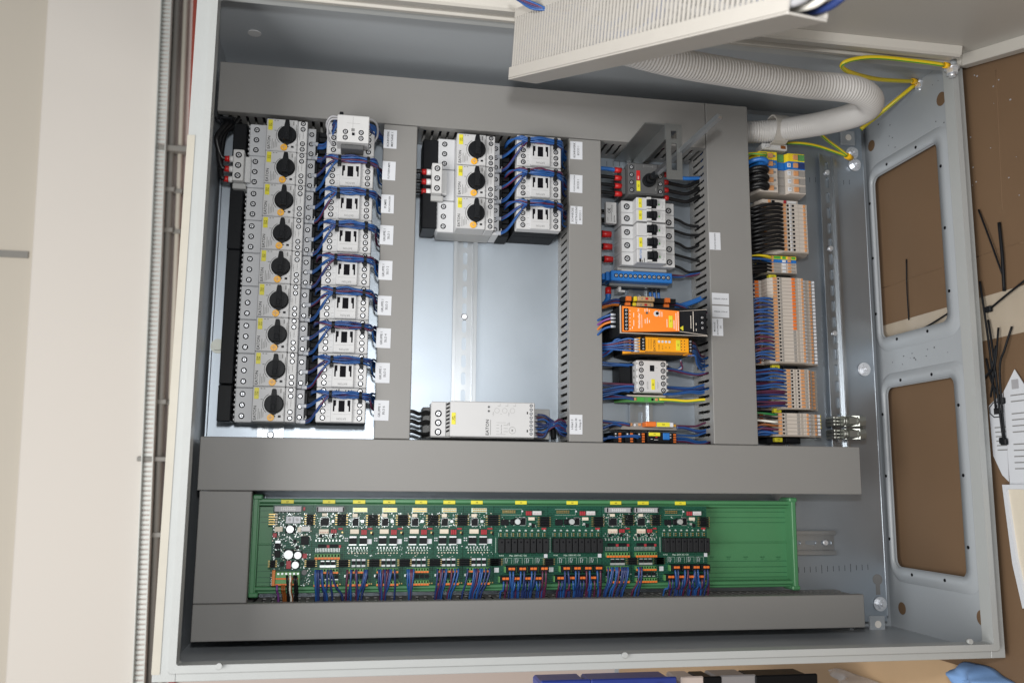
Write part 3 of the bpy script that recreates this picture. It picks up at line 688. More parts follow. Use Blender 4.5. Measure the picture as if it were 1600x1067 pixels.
c = thing("wire_bundle", "blue wires with ferrules leaving the soft starter towards the labelled duct", "wires", (300, -380, 60))
for k in range(9):
    y0 = -366.5 - k * 3.7; zz = 62 - (k % 2) * 8
    apart("ferrule", MB().cyl(y0, zz, 292.8, 300, 1.9, 8, axis='x'), "ferrule", c)
    wire(c, [(299, y0, zz), (310, y0 - 1 + (k % 3), zz + 1), (322, -374 - (k % 4) * 3, 58), (334, -378 - k * 1.6 + (k % 2) * 8, 54), (350, -376 - k * 2.4, 44)], 1.45, BL[k % len(BL)] if k % 4 else "wire_navy")
apart("black_bundle", MB().tube([(318, -372, 40), (326, -384, 42), (328, -398, 40)], 4, 8), "black", c)
# ================================================================== paper labels on the ducts
def paper(px0, px1, py0, py1, lines, label, rot=90, size=4.1, z=75.0):
    x0, y1 = at(px0, py0, z); x1, y0 = at(px1, py1, z); tilt = random.uniform(-.8, .8)
    t = thing("paper_label", label, "label", ((x0 + x1) / 2, (y0 + y1) / 2, z), "white paper labels on the ducts", tilt)
    w, h = (x1 - x0) / 2, (y1 - y0) / 2
    part("paper", MB().box(-w, w, -h, h, .15, .5), "paper", t)
    b = MB(); n = len(lines)
    for k, s in enumerate(lines):
        o_ = (k - (n - 1) / 2) * size * 1.35
        fit_ = min(size, (2 * (h if rot in (90, -90) else w) * .92) / max(1, len(s)) / .62)
        if rot == 90: b.text(s, o_, 0, .56, fit_, 90)
        elif rot == 180: b.text(s, 0, o_, .56, fit_, 180)
        else: b.text(s, -o_, 0, .56, fit_, -90)
    part("lettering", b, "ink", t)
lp = [(600, 619.5, 203, 233), (598, 617.5, 252, 282.5), (596, 615, 304, 334), (594, 614, 352, 383), (592, 612.5, 407, 438), (590.5, 611, 462, 493), (588.5, 610, 512.5, 544), (587, 608.5, 566.5, 598.5), (585, 607, 625, 657)]
for i, (a, b_, c, d) in enumerate(lp): paper(a, b_, c, d, names1[i].split("|"), "white label reading %s, %s of nine" % (names1[i].replace("|", " "), ORD[i]))
paper(891, 910, 221, 250, ["RÜHRWERK", "ECCO 1"], "white label reading RÜHRWERK ECCO 1, uppermost on the second narrow duct")
paper(890.5, 910, 273, 302, ["SCHNECKENANTRIEB", "ECCO 1"], "white label with two lines ending ECCO 1, between two others on the second duct")
paper(891, 910, 322, 351, ["SCHNECKE", "AUSTRAGUNG", "ECCO 1"], "white label with three lines ending ECCO 1 on the second narrow duct")
paper(890, 910, 647.5, 678.5, ["t-Start 3", "U-Start 30", "t-Stop 0"], "white label with t-Start and t-Stop settings beside the soft starter")
paper(1108, 1126, 363, 391, ["ZUSATZ-ABGANG"], "single white label on the wide duct beside the circuit breakers", size=3.6)
paper(1112, 1139, 457.5, 476.5, ["24 VOLT EXTERN"], "white label reading 24 VOLT EXTERN on the wide duct", 180, 3.8)
paper(1112.5, 1139.3, 477.5, 496.5, ["24 VOLT INTERN"], "white label reading 24 VOLT INTERN on the wide duct", 180, 3.8)
paper(1112.5, 1130, 497, 525, ["MODULE", "ENTKOPPLUNGS-", "DS"], "white three-line label below the 24 VOLT INTERN label", 90, 3.4)
# ================================================================== third column
# main switch with door-coupling shaft
t = thing("main_switch", "dark grey load-break main switch with red sleeves at the head of the third column", "switch", (434, -20, 5))
apart("body", MB().box(434.5, 487.5, -44, 3.5, 6, 60, 1).box(428, 434.3, -40, -2, 8, 48, 1).box(487.7, 494, -40, -2, 8, 48, 1), "dark_grey", t)
apart("raised_face", MB().box(443.5, 477.5, -43, 2, 60.1, 63, .8), "dark_grey", t)
apart("handle_disc", MB().cyl(463.5, -24, 63, 70, 9.5, 24).cyl(463.5, -24, 70, 80, 6.5, 18), "black", t)
apart("red_tag", MB().box(445.5, 451, -23.5, -9, 63.1, 63.6, .3), "red", t); apart("yellow_tag", MB().box(445.5, 451, -40, -24.5, 63.1, 63.6, .3), "yellow", t)
apart("lettering", MB().text("NO", 448.2, -20, 63.7, 3, 90, 0), "sleeve_white", t)
apart("tag_print", MB().text("Q1", 448.2, -32, 63.7, 3.2, 90, 0), "ink", t)
apart("printing", MB().rect(456, 456.4, -4, 0, 63.08).rect(456, 470, -2, -1.6, 63.1).rect(470, 470.4, -4, 0, 63.08).rect(474, 475, -38, -34, 63.08), "ink_soft", t)
for k in range(4):
    for sx in (439, 482.5): screw(t, sx - 434, (-3.5 - k * 11.5) + 20, 55.3, 3.2)
sh = thing("switch_shaft", "long square steel shaft reaching out of the main switch towards the camera", "shaft", (463.5, -24, 80))
tipx, tipy = at(1124, 182, 236)
a_, b_ = Vector((463.5, -24, 78)), Vector((tipx, tipy, 236)); d_ = (b_ - a_).normalized(); u_ = d_.cross(Vector((0, 1, 0))).normalized(); v_ = d_.cross(u_)
q = [(u_ * s1 + v_ * s2) * 3.1 for s1, s2 in ((1, 1), (-1, 1), (-1, -1), (1, -1))]
apart("rod", MB().add([a_ + w_ for w_ in q] + [b_ + w_ for w_ in q] + [b_ + d_ * 2.5 + w_ * .4 for w_ in q], [(i, (i + 1) % 4, 4 + (i + 1) % 4, 4 + i) for i in range(4)] + [(4 + i, 4 + (i + 1) % 4, 8 + (i + 1) % 4, 8 + i) for i in range(4)] + [(8, 9, 10, 11), (3, 2, 1, 0)]), "rail", sh)
apart("coupling", MB().cyl(463.5, -24, 80.2, 92, 5, 14), "black", sh)
br = thing("shaft_bracket", "bent galvanised sheet bracket with slotted face standing over the main switch", "bracket", (460, 20, 0))
apart("side_sheet", MB().box(442, 444, -8, 30, 2, 148).box(444, 459, -8, 26, 2, 4), "galv_grey", br) if False else None
apart("standing_sheet", MB().add([(431, 12, 2), (460, 28, 150), (460, -20, 150), (470, -10, 2)], [(0, 1, 2, 3), (3, 2, 1, 0)]), "galv_grey", br) if False else None
apart("standing_sheet", MB().prism([(430, 26), (482, 26), (482, 28), (430, 28)], 2, 150), "galv_grey", br)
apart("back_sheet", MB().prism([(458, 6), (460, 6), (460, 26), (458, 26)], 2, 150), "galv_grey", br)
fc = MB(); fx0, fx1, fy0, fy1 = 459, 481.5, -51, 28
for (h0, h1, c0, c1) in ((6, 18, 3, fy1), (-38, 0, fy0, 3)):
    h = rr(466, 474, h0, h1, 1, 2); fc.frame(cast(h, fx0, fx1, c0, c1), h, 150.1, 152)
apart("slotted_face", fc, "galv_grey", br)
# cables of the main switch
c = thing("switch_cable", "blue and black cables with red sleeves at the left of the main switch", "cable", (428, -20, 40), "main switch cables")
d2 = thing("switch_cable", "blue and black cables curving from the main switch into the wide duct", "cable", (494, -20, 40), "main switch cables")
for k in range(4):
    yy = -3.2 - k * 12; m = "wire_cyan" if k == 0 else "wire_black"
    apart("red_sleeve", MB().cyl(yy - .5, 44, 418, 428.5, 4.0, 12, axis='x'), "red", c)
    wire(c, [(420, yy - .5, 44), (404, yy + 1, 43), (385, yy + 1.5, 42), (372, yy + 1, 42)], 3.0 if k else 3.2, m, 8, name="cable")
    apart("red_sleeve", MB().cyl(yy - 2, 44, 493.5, 500, 4.0, 12, axis='x'), "red", d2)
    wire(d2, [(498, yy - 2, 44), (512, yy - 4, 43), (530, yy - 5, 42), (546, yy + (3 if k else -3), 40), (560, yy + (10 if k else -2), 38)], 3.0, m, 8, name="cable")
# miniature circuit breakers
def mcb(t, x0, y0, n, pitch, first, lever_codes):
    for k in range(n):
        y1 = y0 - k * pitch; y2 = y1 - pitch + .35
        pole = apart("pole", MB().box(427.5, 508, y2, y1, 8, 46, .7).box(444, 488, y2 + .05, y1 - .05, 46.1, 66, .8), "device", t)
        ym = (y1 + y2) / 2
        apart("lever_slot", MB().box(459, 473.5, y2 + 1.6, y1 - 1.6, 66.05, 66.6), "black", t)
        apart("toggle_lever", MB().box(459.5, 467, ym - 4.2, ym + 4.2, 66.7, 72, 1).box(467.2, 473, ym - 5, ym + 5, 66.7, 74, 1.2), "black", t)
        apart("lever_cheek", MB().box(458, 465, y2 + .4, y2 + 3.4, 66.1, 71, .6).box(458, 465, y1 - 3.4, y1 - .4, 66.1, 71, .6), "device_white", t)
        if lever_codes[k]:
            yl = apart("yellow_tag", MB().box(447, 452, ym - 7, ym + 7, 66.1, 66.5, .3), "yellow", t)
            apart("tag_print", MB().text(lever_codes[k], 449.5, ym, 66.6, 3.4, 90), "ink", t)
        apart("indicator", MB().prism([(476.5, ym - 1.8), (479.2, ym - 1.8), (477.8, ym + 1.8)], 66.1, 66.3), "pe_green", t)
        apart("fine_print", MB().rect(483, 483.3, ym - 5, ym + 4, 66.1).rect(485, 485.3, ym - 2, ym + 5, 66.1).rect(481, 484, ym - 5, ym - 4.6, 66.12), "ink_soft", t)
        screw(t, 435.6 - 427.5, ym - y0, 46, 4.2); screw(t, 499.5 - 427.5, ym - 2.5 - y0, 46, 4.2)
t = thing("circuit_breaker", "two-pole white miniature circuit breaker with two yellow tags below the main switch", "circuit breaker", (427.5, -50, 0), "white circuit breakers")
mcb(t, 0, -50, 2, 17.9, 0, ["F1", "F2"])
lb = apart("rating_label", MB().box(406.5, 422.5, -83, -51, 30, 38, .5), "device_white", t)
apart("rating_print", MB().text("EATON", 419.5, -76, 38.1, 2.9, 90).text("C€", 411.5, -64, 38.1, 6, 90).rect(409, 409.5, -80, -74, 38.1).rect(414.5, 414.9, -80, -55, 38.1).rect(416, 416.3, -66, -54, 38.1), "ink", t)
t = thing("circuit_breaker", "three-pole white miniature circuit breaker above the blue neutral bar", "circuit breaker", (427.5, -87.8, 0), "white circuit breakers")
mcb(t, 0, -87.8, 3, 19.6, 2, [None, "F3", None])
apart("brand_print", MB().text("EATON", 449.5, -134, 66.1, 4.2, 90), "blue_plastic", t); apart("code_print", MB().rect(447, 450, -146, -141, 66.1).rect(451, 452, -146, -143, 66.1).rect(454, 455, -146, -140, 66.1), "ink", t)
apart("side_skirt", MB().box(424, 500, -151.6, -147, 4, 34, 1), "device_mid", t)
apart("foot_clip", MB().box(428, 446, -155, -151.8, 6, 42, .8).box(487, 506, -155, -151.8, 6, 30, .8), "device_white", t)
c = thing("breaker_cable", "three black cables with red sleeves feeding the three-pole circuit breaker", "cable", (424, -110, 30))
for k in range(3):
    yy = -97 - k * 18.8; apart("red_sleeve", MB().cyl(yy - .5, 30, 402 + k * 1.5, 416 + k, 5.2, 12, axis='x', r2=4.6), "red", c); wire(c, [(406, yy - .5, 30), (394, yy, 30), (374, yy, 30)], 3.6, "wire_black", 8, name="cable")
c = thing("breaker_cable", "black wires leaving the circuit breakers towards the wide duct", "cable", (508, -100, 30))
for k in range(5):
    yy = -68 - k * 18; wire(c, [(507, yy, 34), (520, yy - 3, 33), (535, yy - 9 + (k % 2) * 3, 32), (556, yy - 11 + (k % 3) * 5, 34)], 2.1, "wire_black", 8)
for k in range(2): wire(c, [(500, -153 - k * 3, 30), (520, -155 - k * 2, 32), (540, -154 + k * 3, 32), (558, -148, 34)], 1.5, BL[k + 1])
for k, yy in enumerate((-62, -74.5, -78.5)): wire(c, [(426, yy, 24), (405, yy + 1, 26), (374, yy + .6, 28)], 2.2, "wire_black", 7)
# neutral terminal bar
t = thing("neutral_bar", "blue neutral terminal bar with twelve screws across the third column", "terminal bar", (418, -163, 20))
apart("housing", MB().box(410, 502, -171, -156, 18, 50, 1).box(404, 409.8, -170, -157, 18, 44, .8), "blue_plastic", t)
apart("tabs", MB().box(399.5, 403.8, -168, -159, 24, 40, .6).box(502.2, 505, -168, -160, 24, 42, .6), "blue_plastic", t)
apart("brass_bar", MB().box(412, 500, -175, -171.2, 22, 34), "galv_grey", t)
apart("bracket_foot", MB().box(427, 431, -183, -175.2, 8, 30, .6).box(431.2, 437, -183, -180, 8, 30, .6), "device_white", t)
for k in range(12): screw(t, 417.5 + k * 7.1 - 418, -.4, 30, 2.9)
c = thing("neutral_cable", "thick blue cable with red sleeve below the neutral bar", "cable", (415, -180, 24)); apart("red_sleeve", MB().cyl(413, 24, -186, -176, 4.6, 12, axis='y'), "red", c)
wire(c, [(413, -184, 24), (412, -194, 24), (404, -203, 26), (390, -206, 28), (372, -206, 30)], 4.2, "wire_cyan", 9, name="cable")
c = thing("neutral_wire", "three blue wires curving from the neutral bar into the wide duct", "cable", (480, -180, 24))
for k in range(3):
    x0 = 476 + k * 6.5; apart("black_sleeve", MB().cyl(x0, 26, -181, -175.5, 2.4, 8, axis='y'), "black", c)
    wire(c, [(x0, -180, 26), (x0 + 2, -192, 26), (x0 + 12, -202 + k * 2, 28), (x0 + 34 - k * 3, -205 + k * 3, 30), (546, -193 + k * 2, 34), (560, -184 + k, 36)], 2.0, "wire_cyan", 7)
# fuse terminals
for n_, (yy, lab) in enumerate(((-198, "tan fuse terminal with orange clips just below the neutral bar's blue wires"), (-206, "tan fuse terminal with orange clips half hidden behind the orange power supply"))):
    t = thing("fuse_terminal", lab, "fuse terminal", (460, yy, 10), "fuse terminals"); z = 58 - n_ * 5
    apart("body", MB().box(424, 506, yy - 3.6, yy + 3.6, 10, z - 6, .6), "black_matt", t)
    for x0 in (430, 488): apart("orange_clip", MB().box(x0, x0 + 7.5, yy - 3.4, yy + 3.4, z - 5.9, z, .5), "orange_clip", t)
    apart("fuse_carrier", MB().box(446, 471, yy - 3.5, yy + 3.5, z - 5.9, z + 3, 1), "tan_fuse", t); apart("led_window", MB().box(457, 461, yy - 1.5, yy + 1.5, z + 3, z + 3.6), "red", t)
    apart("yellow_side", MB().box(441, 445.8, yy - 3.5, yy + 3.5, z - 5.9, z + 1, .8), "pe_yellow", t)
    apart("print", MB().rect(451, 453, yy - 1, yy + 1.2, z + 3.1).rect(465, 467, yy - 1, yy + 1.2, z + 3.1), "ink_soft", t)
c = thing("wire_bundle", "few blue, purple and orange wires at the fuse terminals and power supply", "wires", (400, -210, 40))
for k, (m, y0, y1, z) in enumerate((("wire_navy", -207, -205, 44), ("wire_purple", -209, -206.5, 42), ("wire_blue", -211, -206, 41), ("wire_orange", -213, -208, 40), ("wire_orange", -214, -210, 38))):
    wire(c, [(430, y0 + 9, z), (415, y0 + 9, z), (396, y1, z - 2), (372, y1, z - 4)], 1.5, m)
wire(c, [(498, -199, 46), (510, -200, 46), (525, -205, 44), (545, -214, 42), (562, -204, 42)], 1.7, "wire_blue"); wire(c, [(498, -201, 44), (512, -202, 45), (528, -208, 44), (546, -216, 42), (562, -208, 42)], 1.5, "wire_purple")
for k, (m, yy) in enumerate((("wire_blue", -229), ("wire_violet", -234), ("wire_orange", -239), ("wire_blue", -245.5))):
    apart("ferrule", MB().cyl(yy, 92, 396, 403, 1.8, 8, axis='x'), "ferrule", c)
    wire(c, [(397, yy, 92), (388, yy - 3, 84), (378, yy - 8 - k * 2, 66), (366, yy - 12, 52)], 1.7, m)
# orange power supply
t = thing("power_supply", "orange and black power supply with yellow tag and white lettering", "power supply", (404, -239, 0))
apart("housing", MB().box(404, 527, -258.5, -219.5, 8, 110, 1.2), "black_matt", t)
apart("face_frame", MB().box(404, 527, -258.3, -219.7, 110.1, 113, .8), "black_matt", t)
apart("orange_face", MB().prism([(405.8, -256.5), (486, -253), (486, -225), (405.8, -221.3)], 113.1, 116), "orange", t)
apart("orange_top", MB().box(404.5, 406, -257, -221, 98, 113), "orange", t)
apart("edge_trim", MB().prism([(404.2, -258.2), (527, -258.2), (527, -257.5), (404.2, -257.3)], 113.1, 114.5).prism([(486, -225), (487, -224.6), (526.5, -220.4), (526.5, -221.1)], 113.1, 114.5).prism([(486, -253), (526.5, -257.3), (526.5, -256.5), (487, -252.4)], 113.1, 114.5).box(403.4, 404.3, -258, -220, 110, 114), "beige", t)
apart("terminal_strip", MB().box(407.2, 413.6, -254.8, -224.5, 116.1, 117.5, .4), "black", t)
for k in range(6): screw(t, 410.4 - 404, (-227.3 - k * 5.0) + 239, 117.4, 2.4)
apart("input_terminal", MB().box(514, 524, -252, -229, 113.1, 115, .4), "black", t)
for k in range(3): screw(t, 519.5 - 404, (-232.5 - k * 7.2) + 239, 115, 2.4)
z = 116.06; pr = MB(); pr.text("Weidmüller", 429, -240.5, z, 4.4, 90).text("Z", 428, -226.5, z, 4.6, 0); pr.rect(432.5, 433, -250, -232, z)
for x0, y0, y1 in ((437, -244, -238), (440, -244, -236), (443, -243, -239), (437, -228, -224), (440, -228, -223), (443, -228, -225), (458, -234, -226), (461, -234, -227), (468, -248, -237), (478, -250, -238), (481, -252, -228), (484, -252, -226), (419, -252, -249), (421, -236, -230), (421, -248, -240)): pr.rect(x0, x0 + .8, y0, y1, z)
for k in range(6): pr.rect(415.5, 416.6, -228 - k * 5, -226.8 - k * 5, z)
for x0, y0, y1 in ((507, -252, -224), (503.5, -248, -230), (511, -251, -248), (511, -243, -240)): pr.rect(x0, x0 + .7, y0, y1, 113.1)
apart("lettering", pr, "ink_white", t)
apart("adjuster", MB().cyl(453.5, -230, 116, 116.6, 4, 18), "device_white", t); apart("adjuster_hole", MB().cyl(454.6, -229.6, 116.6, 116.9, 2.2, 14), "hole_shade", t); apart("status_led", MB().cyl(440, -229.5, 116, 116.8, 1.7, 12), "dark_grey", t)
yl = apart("yellow_tag", MB().box(471, 476.5, -248.5, -232, 116.1, 116.6, .4), "yellow", t); apart("tag_print", MB().text("T1", 473.8, -239, 116.7, 3, 90), "ink", t)
apart("warning_triangle", MB().prism([(487.2, -248), (492.5, -251.5), (492.5, -244.5)], 113.1, 113.5), "yellow", t)
vs_ = MB()
for k in range(9): vs_.box(385 + 0, 386, 0, 1, 0, 1) if False else vs_.box(403.2, 403.9, -257, -221, 14 + k * 7, 17 + k * 7)
tag(apart("cooling_slots", vs_, "hole_shade", t), kind="stuff")
# yellow safety relay
t = thing("safety_relay", "amber yellow safety relay directly below the orange power supply", "relay", (444, -268, 0))
apart("housing", MB().prism([(425, -276), (447, -281), (507, -280), (522, -277.5), (522, -260), (425, -260)], 8, 66), "black_matt", t)
apart("yellow_body", MB().box(444.5, 507.5, -278.5, -258.8, 66.1, 95, .8), "amber", t)
apart("yellow_shoulder", MB().prism([(422, 60), (444.3, 72), (444.3, 92), (438, 92), (419, 72)], -279.5, -259.5, 'y').prism([(507.7, 70), (524, 62), (524, 72), (507.7, 92)], -279.5, -259.5, 'y'), "amber", t)
apart("terminal_strip", MB().box(437.5, 444.3, -277.5, -260.2, 92.1, 96, .5).box(507.7, 513, -278, -260, 90.1, 94, .5).box(428, 436, -279, -260.5, 80.1, 84, .5), "black", t)
for k in range(4): screw(t, 441 - 444, -262.6 - k * 4.3 + 268, 96, 2.0); screw(t, 510 - 444, -262.8 - k * 4.3 + 268, 94, 2.0); screw(t, 431.5 - 444, -262.6 - k * 4.6 + 268, 84, 1.9)
pr = MB(); z = 95.1; pr.text("EATON", 457.5, -270.5, z, 4.6, 90)
for x0 in (448.5, 451, 453): pr.rect(x0, x0 + .3, -276, -261, z)
for k, s in enumerate(("POWER", "IN 1-2", "K1", "K2")): pr.text(s, 464 + k * 5, -272.5, z, 2.1, 90)
pr.rect(463, 482, -261.4, -260.6, z)
for k in range(4): pr.rect(496, 497, -263.5 - k * 4.2, -261.8 - k * 4.2, z); pr.rect(500.5, 501.5, -263.5 - k * 4.2, -261.8 - k * 4.2, z)
apart("printing", pr, "ink", t)
for k in range(4): apart("white_led", MB().cyl(464 + k * 5, -264.8, 95, 95.7, 1.7, 12), "paper", t)
yl = apart("yellow_tag", MB().box(488.5, 494.5, -276, -261.5, 95.1, 95.7, .4), "yellow", t); apart("tag_print", MB().text("K3", 491.5, -268.5, 95.8, 2.6, 90), "ink", t)
c = thing("wire_bundle", "blue and purple wires with grey ferrules fanning into the amber safety relay", "wires", (420, -268, 70))
for k in range(9):
    up = k < 5; yy = -262 - (k % 5) * 4.0; x0 = 436 if up else 424; z = 90 if up else 78
    apart("ferrule", MB().cyl(yy, z, x0 - 6, x0 + 1.5, 1.6, 8, axis='x'), "ferrule", c)
    wire(c, [(x0 - 5, yy, z), (x0 - 16, yy + 1, z - 4), (398, -266 - k * 1.9, z - 22), (380, -262 - k * 3.2, 50), (366, -264 - k * 3, 44)], 1.45, BL[k % len(BL)])
for k in range(6):
    yy = -262.5 - k * 3.4; wire(c, [(514, yy, 88 - (k % 2) * 14), (522, yy - 1, 80), (532, yy - 5 - k, 62), (546, -276 - k * 4, 46), (562, -270 - k * 4, 42)], 1.5, BL[(k + 1) % len(BL)])
for k in range(3): wire(c, [(512, -282 - k, 50), (516, -291 - k * 2, 44), (506 - k * 2, -296, 40), (500, -290, 30)], 1.4, ["wire_blue", "wire_grey", "wire_purple"][k])
# small contactor
t = thing("mini_contactor", "small light grey contactor with yellow tag under the amber relay", "contactor", (441, -308, 0))
apart("base", MB().box(424, 440.8, -332, -288, 4, 40, 1).box(441, 488, -331, -287, 4, 44, 1), "black_matt", t)
apart("front", MB().box(442, 486.8, -331.6, -286.4, 44.1, 62, 1.4), "device", t)
nb = MB()
for k in range(5): nb.cyl(441.8, -291.5 - k * 9.2, 52, 62.2, 1.6, 8); nb.cyl(487, -291.5 - k * 9.2, 52, 62.2, 1.6, 8)
tag(apart("side_lugs", nb, "device_mid", t), kind="stuff")
for k in range(5): screw(t, 449 - 441, -291.5 - k * 9.1 + 308, 62, 3.3); screw(t, 481 - 441, -292 - k * 9.1 + 308, 62, 3.3)
apart("window", MB().box(461.5, 468, -302, -293.5, 62.05, 62.3), "hole_shade", t); apart("plunger", MB().box(464.5, 467.5, -299, -295, 62.3, 63.2, .3), "black", t)
yl = apart("yellow_tag", MB().box(463.3, 468.6, -328, -313, 62.05, 62.5, .3), "yellow", t); apart("tag_print", MB().text("K4", 466, -320.5, 62.6, 3, 90), "ink", t)
apart("printing", MB().text("EATON", 458, -322, 62.1, 3.2, 90).rect(472, 472.4, -326, -316, 62.1).rect(474, 474.3, -325, -318, 62.1).rect(470, 473, -297, -296.6, 62.1), "ink_soft", t)
c = thing("wire_bundle", "blue and purple wires crossing left and right of the small contactor", "wires", (430, -305, 40))
for k, (yy, y2) in enumerate(((-292, -288), (-320, -318), (-322.5, -331), (-326, -333), (-328.5, -337))):
    wire(c, [(442, yy, 50), (428, yy, 50), (405, (yy + y2) / 2, 46), (385, y2, 42), (368, y2 - 1, 40)], 1.6, BL[k])
    wire(c, [(436, yy - 1.5, 48), (425, yy - 1, 48), (404, (yy + y2) / 2 - 3, 44), (386, y2 - 3, 40), (368, y2 - 3, 38)], 1.5, BL[k + 2])
for k, (yy, y2) in enumerate(((-296, -301), (-298, -302), (-322, -318), (-324, -322), (-331, -326), (-332, -329))):
    wire(c, [(486, yy, 48), (502, yy, 46), (528, (yy + y2) / 2 + (2 if k > 3 else -2), 42), (545, y2, 40), (562, y2 + 5, 40)], 1.6, BL[k])
# protective earth terminal
t = thing("earth_terminal", "green and yellow earth terminal under the small contactor", "terminal", (470, -338, 0))
apart("body", MB().prism([(424, 12), (444, 34), (492, 34), (500, 12)], -343, -335.5, 'y'), "terminal_green", t); apart("cover_strip", MB().box(436, 494, -335.4, -333, 12, 36, .5), "beige", t)
for x0 in (446, 478): apart("orange_lever", MB().box(x0, x0 + 4, -341, -337, 34.1, 36, .4), "orange_pale", t)
apart("yellow_inlay", MB().box(451, 462, -342, -336.5, 34.1, 34.8).box(468, 473, -342, -336.5, 34.1, 34.7), "pe_green", t); apart("socket", MB().cyl(474, -339, 34.8, 35.2, 1.8, 10), "hole_shade", t)
c = thing("earth_wire", "yellow green earth wire running right from the earth terminal", "cable", (490, -338, 34)); wire(c, [(484, -338.5, 36), (505, -339, 37), (525, -340, 38), (545, -338, 40), (565, -337, 42)], 1.9, "pe_yellow", 7); wire(c, [(484, -340, 35), (505, -340.8, 36), (525, -341.6, 37), (545, -339.6, 39), (565, -338.6, 41)], 1.0, "pe_green", 5, name="green_stripe")
for k in range(3): wire(c, [(446, -338 - k, 35), (432, -336 - k, 36), (405, -334 - k * 3, 38), (385, -338 - k * 2, 38), (368, -341 - k, 38)], 1.5, BL[k], name="blue_wire")
# relay terminal with orange clip and the black relay base
t = thing("relay_terminal", "slim relay terminal with orange block and yellow white tag", "relay", (460, -377, 0))
apart("body", MB().prism([(414, 20), (424, 44), (506, 44), (514, 20)], -383, -373, 'y'), "taupe", t)
apart("orange_block", MB().box(455, 470, -379.5, -372.5, 44.1, 62, .8), "orange_clip", t); apart("tag_holder", MB().box(470.5, 496, -379.5, -373, 44.1, 60, .8), "paper", t); yl = apart("yellow_tag", MB().box(471, 490, -379.3, -373.3, 60.1, 60.6), "yellow", t)
apart("tag_print", MB().text("K5", 481, -376.3, 60.7, 3.2, 0), "ink", t); apart("amber_led", MB().box(500, 504, -378, -375, 44.1, 47), "dial", t)
for x0 in (421, 436, 449): apart("orange_lever", MB().box(x0, x0 + 4, -378, -374, 44.1, 47, .4), "orange_pale", t)
for x0 in (429, 444): apart("white_spot", MB().cyl(x0, -376.5, 44.1, 45, 1.8, 8), "paper", t)
t = thing("relay_socket", "black relay socket with yellow tag and blue block at the column's foot", "relay", (455, -395, 0))
apart("body", MB().box(409, 505, -402.3, -387, 6, 46, 1), "black_matt", t)
apart("relay", MB().box(457, 489, -402, -387.5, 46.1, 62, 1), "black", t); apart("blue_block", MB().box(479, 488.5, -397.5, -388, 62.1, 64, .5), "blue_plastic", t); yl = apart("yellow_tag", MB().box(458.5, 475, -392.5, -387.6, 62.1, 62.7, .3), "yellow", t)
apart("tag_print", MB().text("K6", 467, -390, 62.8, 2.6, 0), "ink", t); apart("lettering", MB().rect(461, 464, -397, -396.4, 62.1).rect(466, 472, -398, -397.5, 62.1), "sleeve_white", t); apart("red_mark", MB().rect(468, 471, -394.6, -393.6, 62.1), "red", t)
for x0 in (414, 431, 448, 494):
    apart("terminal_tower", MB().box(x0 - 4, x0 + 8, -402, -387.6, 46.1, 54, .6), "black_matt", t)
    for k in range(4): apart("orange_lever", MB().box(x0 + 3, x0 + 7, -391 - k * 3.4, -388.6 - k * 3.4, 54.1, 55.4, .3), "orange_clip", t)
    for k in range(2): apart("white_spot", MB().box(x0 - 2, x0, -391 - k * 4, -389 - k * 4, 54.1, 54.8), "paper", t)
c = thing("wire_bundle", "blue and purple wires at the relay terminal and black relay socket", "wires", (420, -385, 40))
for k, (x0, y0, z0, y1) in enumerate(((436, -376, 48, -367), (436, -378, 47, -369), (424, -378, 47, -384), (424, -379, 46, -386), (449, -394, 56, -400), (446, -395.5, 55, -397), (416, -396, 54, -401))):
    wire(c, [(x0, y0, z0), (x0 - 12, y0 + 2, z0), (398, (y0 + y1) / 2, z0 - 4), (382, y1, 44), (366, y1, 40)], 1.5, BL[k])
for k, (x0, y0, y1) in enumerate(((508, -377, -372), (508, -379, -382), (508, -380, -385), (503, -390, -386), (503, -394, -398), (503, -397, -400), (503, -399, -401))):
    wire(c, [(x0 - 3, y0, 48), (518, y0, 46), (535, (y0 + y1) / 2 - 2, 44), (548, y1, 42), (564, y1 + 5, 42)], 1.5, BL[(k + 1) % len(BL)])
# ================================================================== terminal strips at the right
def term_strip(label, y_top, pitch, n, prof, zones, group=None, x0=640, cat="terminal strip", bracket=True, plate_m="beige", cap=True):
    """prof: outline (x, z) of one terminal; zones: (name, x0, x1, z, dz, material, skip(k))"""
    t = thing("terminal_strip", label, cat, (685, y_top - n * pitch / 2, 0), group); w = pitch - .35
    base = cached("tb_" + label[:18], lambda: MB().prism([(a - 685, b) for a, b in prof], -w / 2, w / 2, 'y'), plate_m)
    zc = {}
    for k in range(n):
        yy = y_top - (k + .5) * pitch - (y_top - n * pitch / 2)
        m = base
        o = part("terminal", base, 0, t, (0, yy, 0))
        for j, (nm, a, b, z, dz, mm, cond) in enumerate(zones):
            if cond and not cond(k): continue
            key = "tz_%s_%d_%s" % (label[:18], j, mm)
            me = cached(key, lambda: (MB().box(a - 685, b - 685, -w * .40, w * .40, z + .05, z + dz, .25) if not nm.startswith("socket") else MB().cyl((a + b) / 2 - 685, 0, z + .05, z + .4, w * .32, 10)), mm)
            part(nm, me, 0, o)
    if cap: apart("end_plate", MB().prism([(a, b + .6) for a, b in prof], y_top - n * pitch - 1.6, y_top - n * pitch - .3, 'y'), "beige_dark", t)
    return t
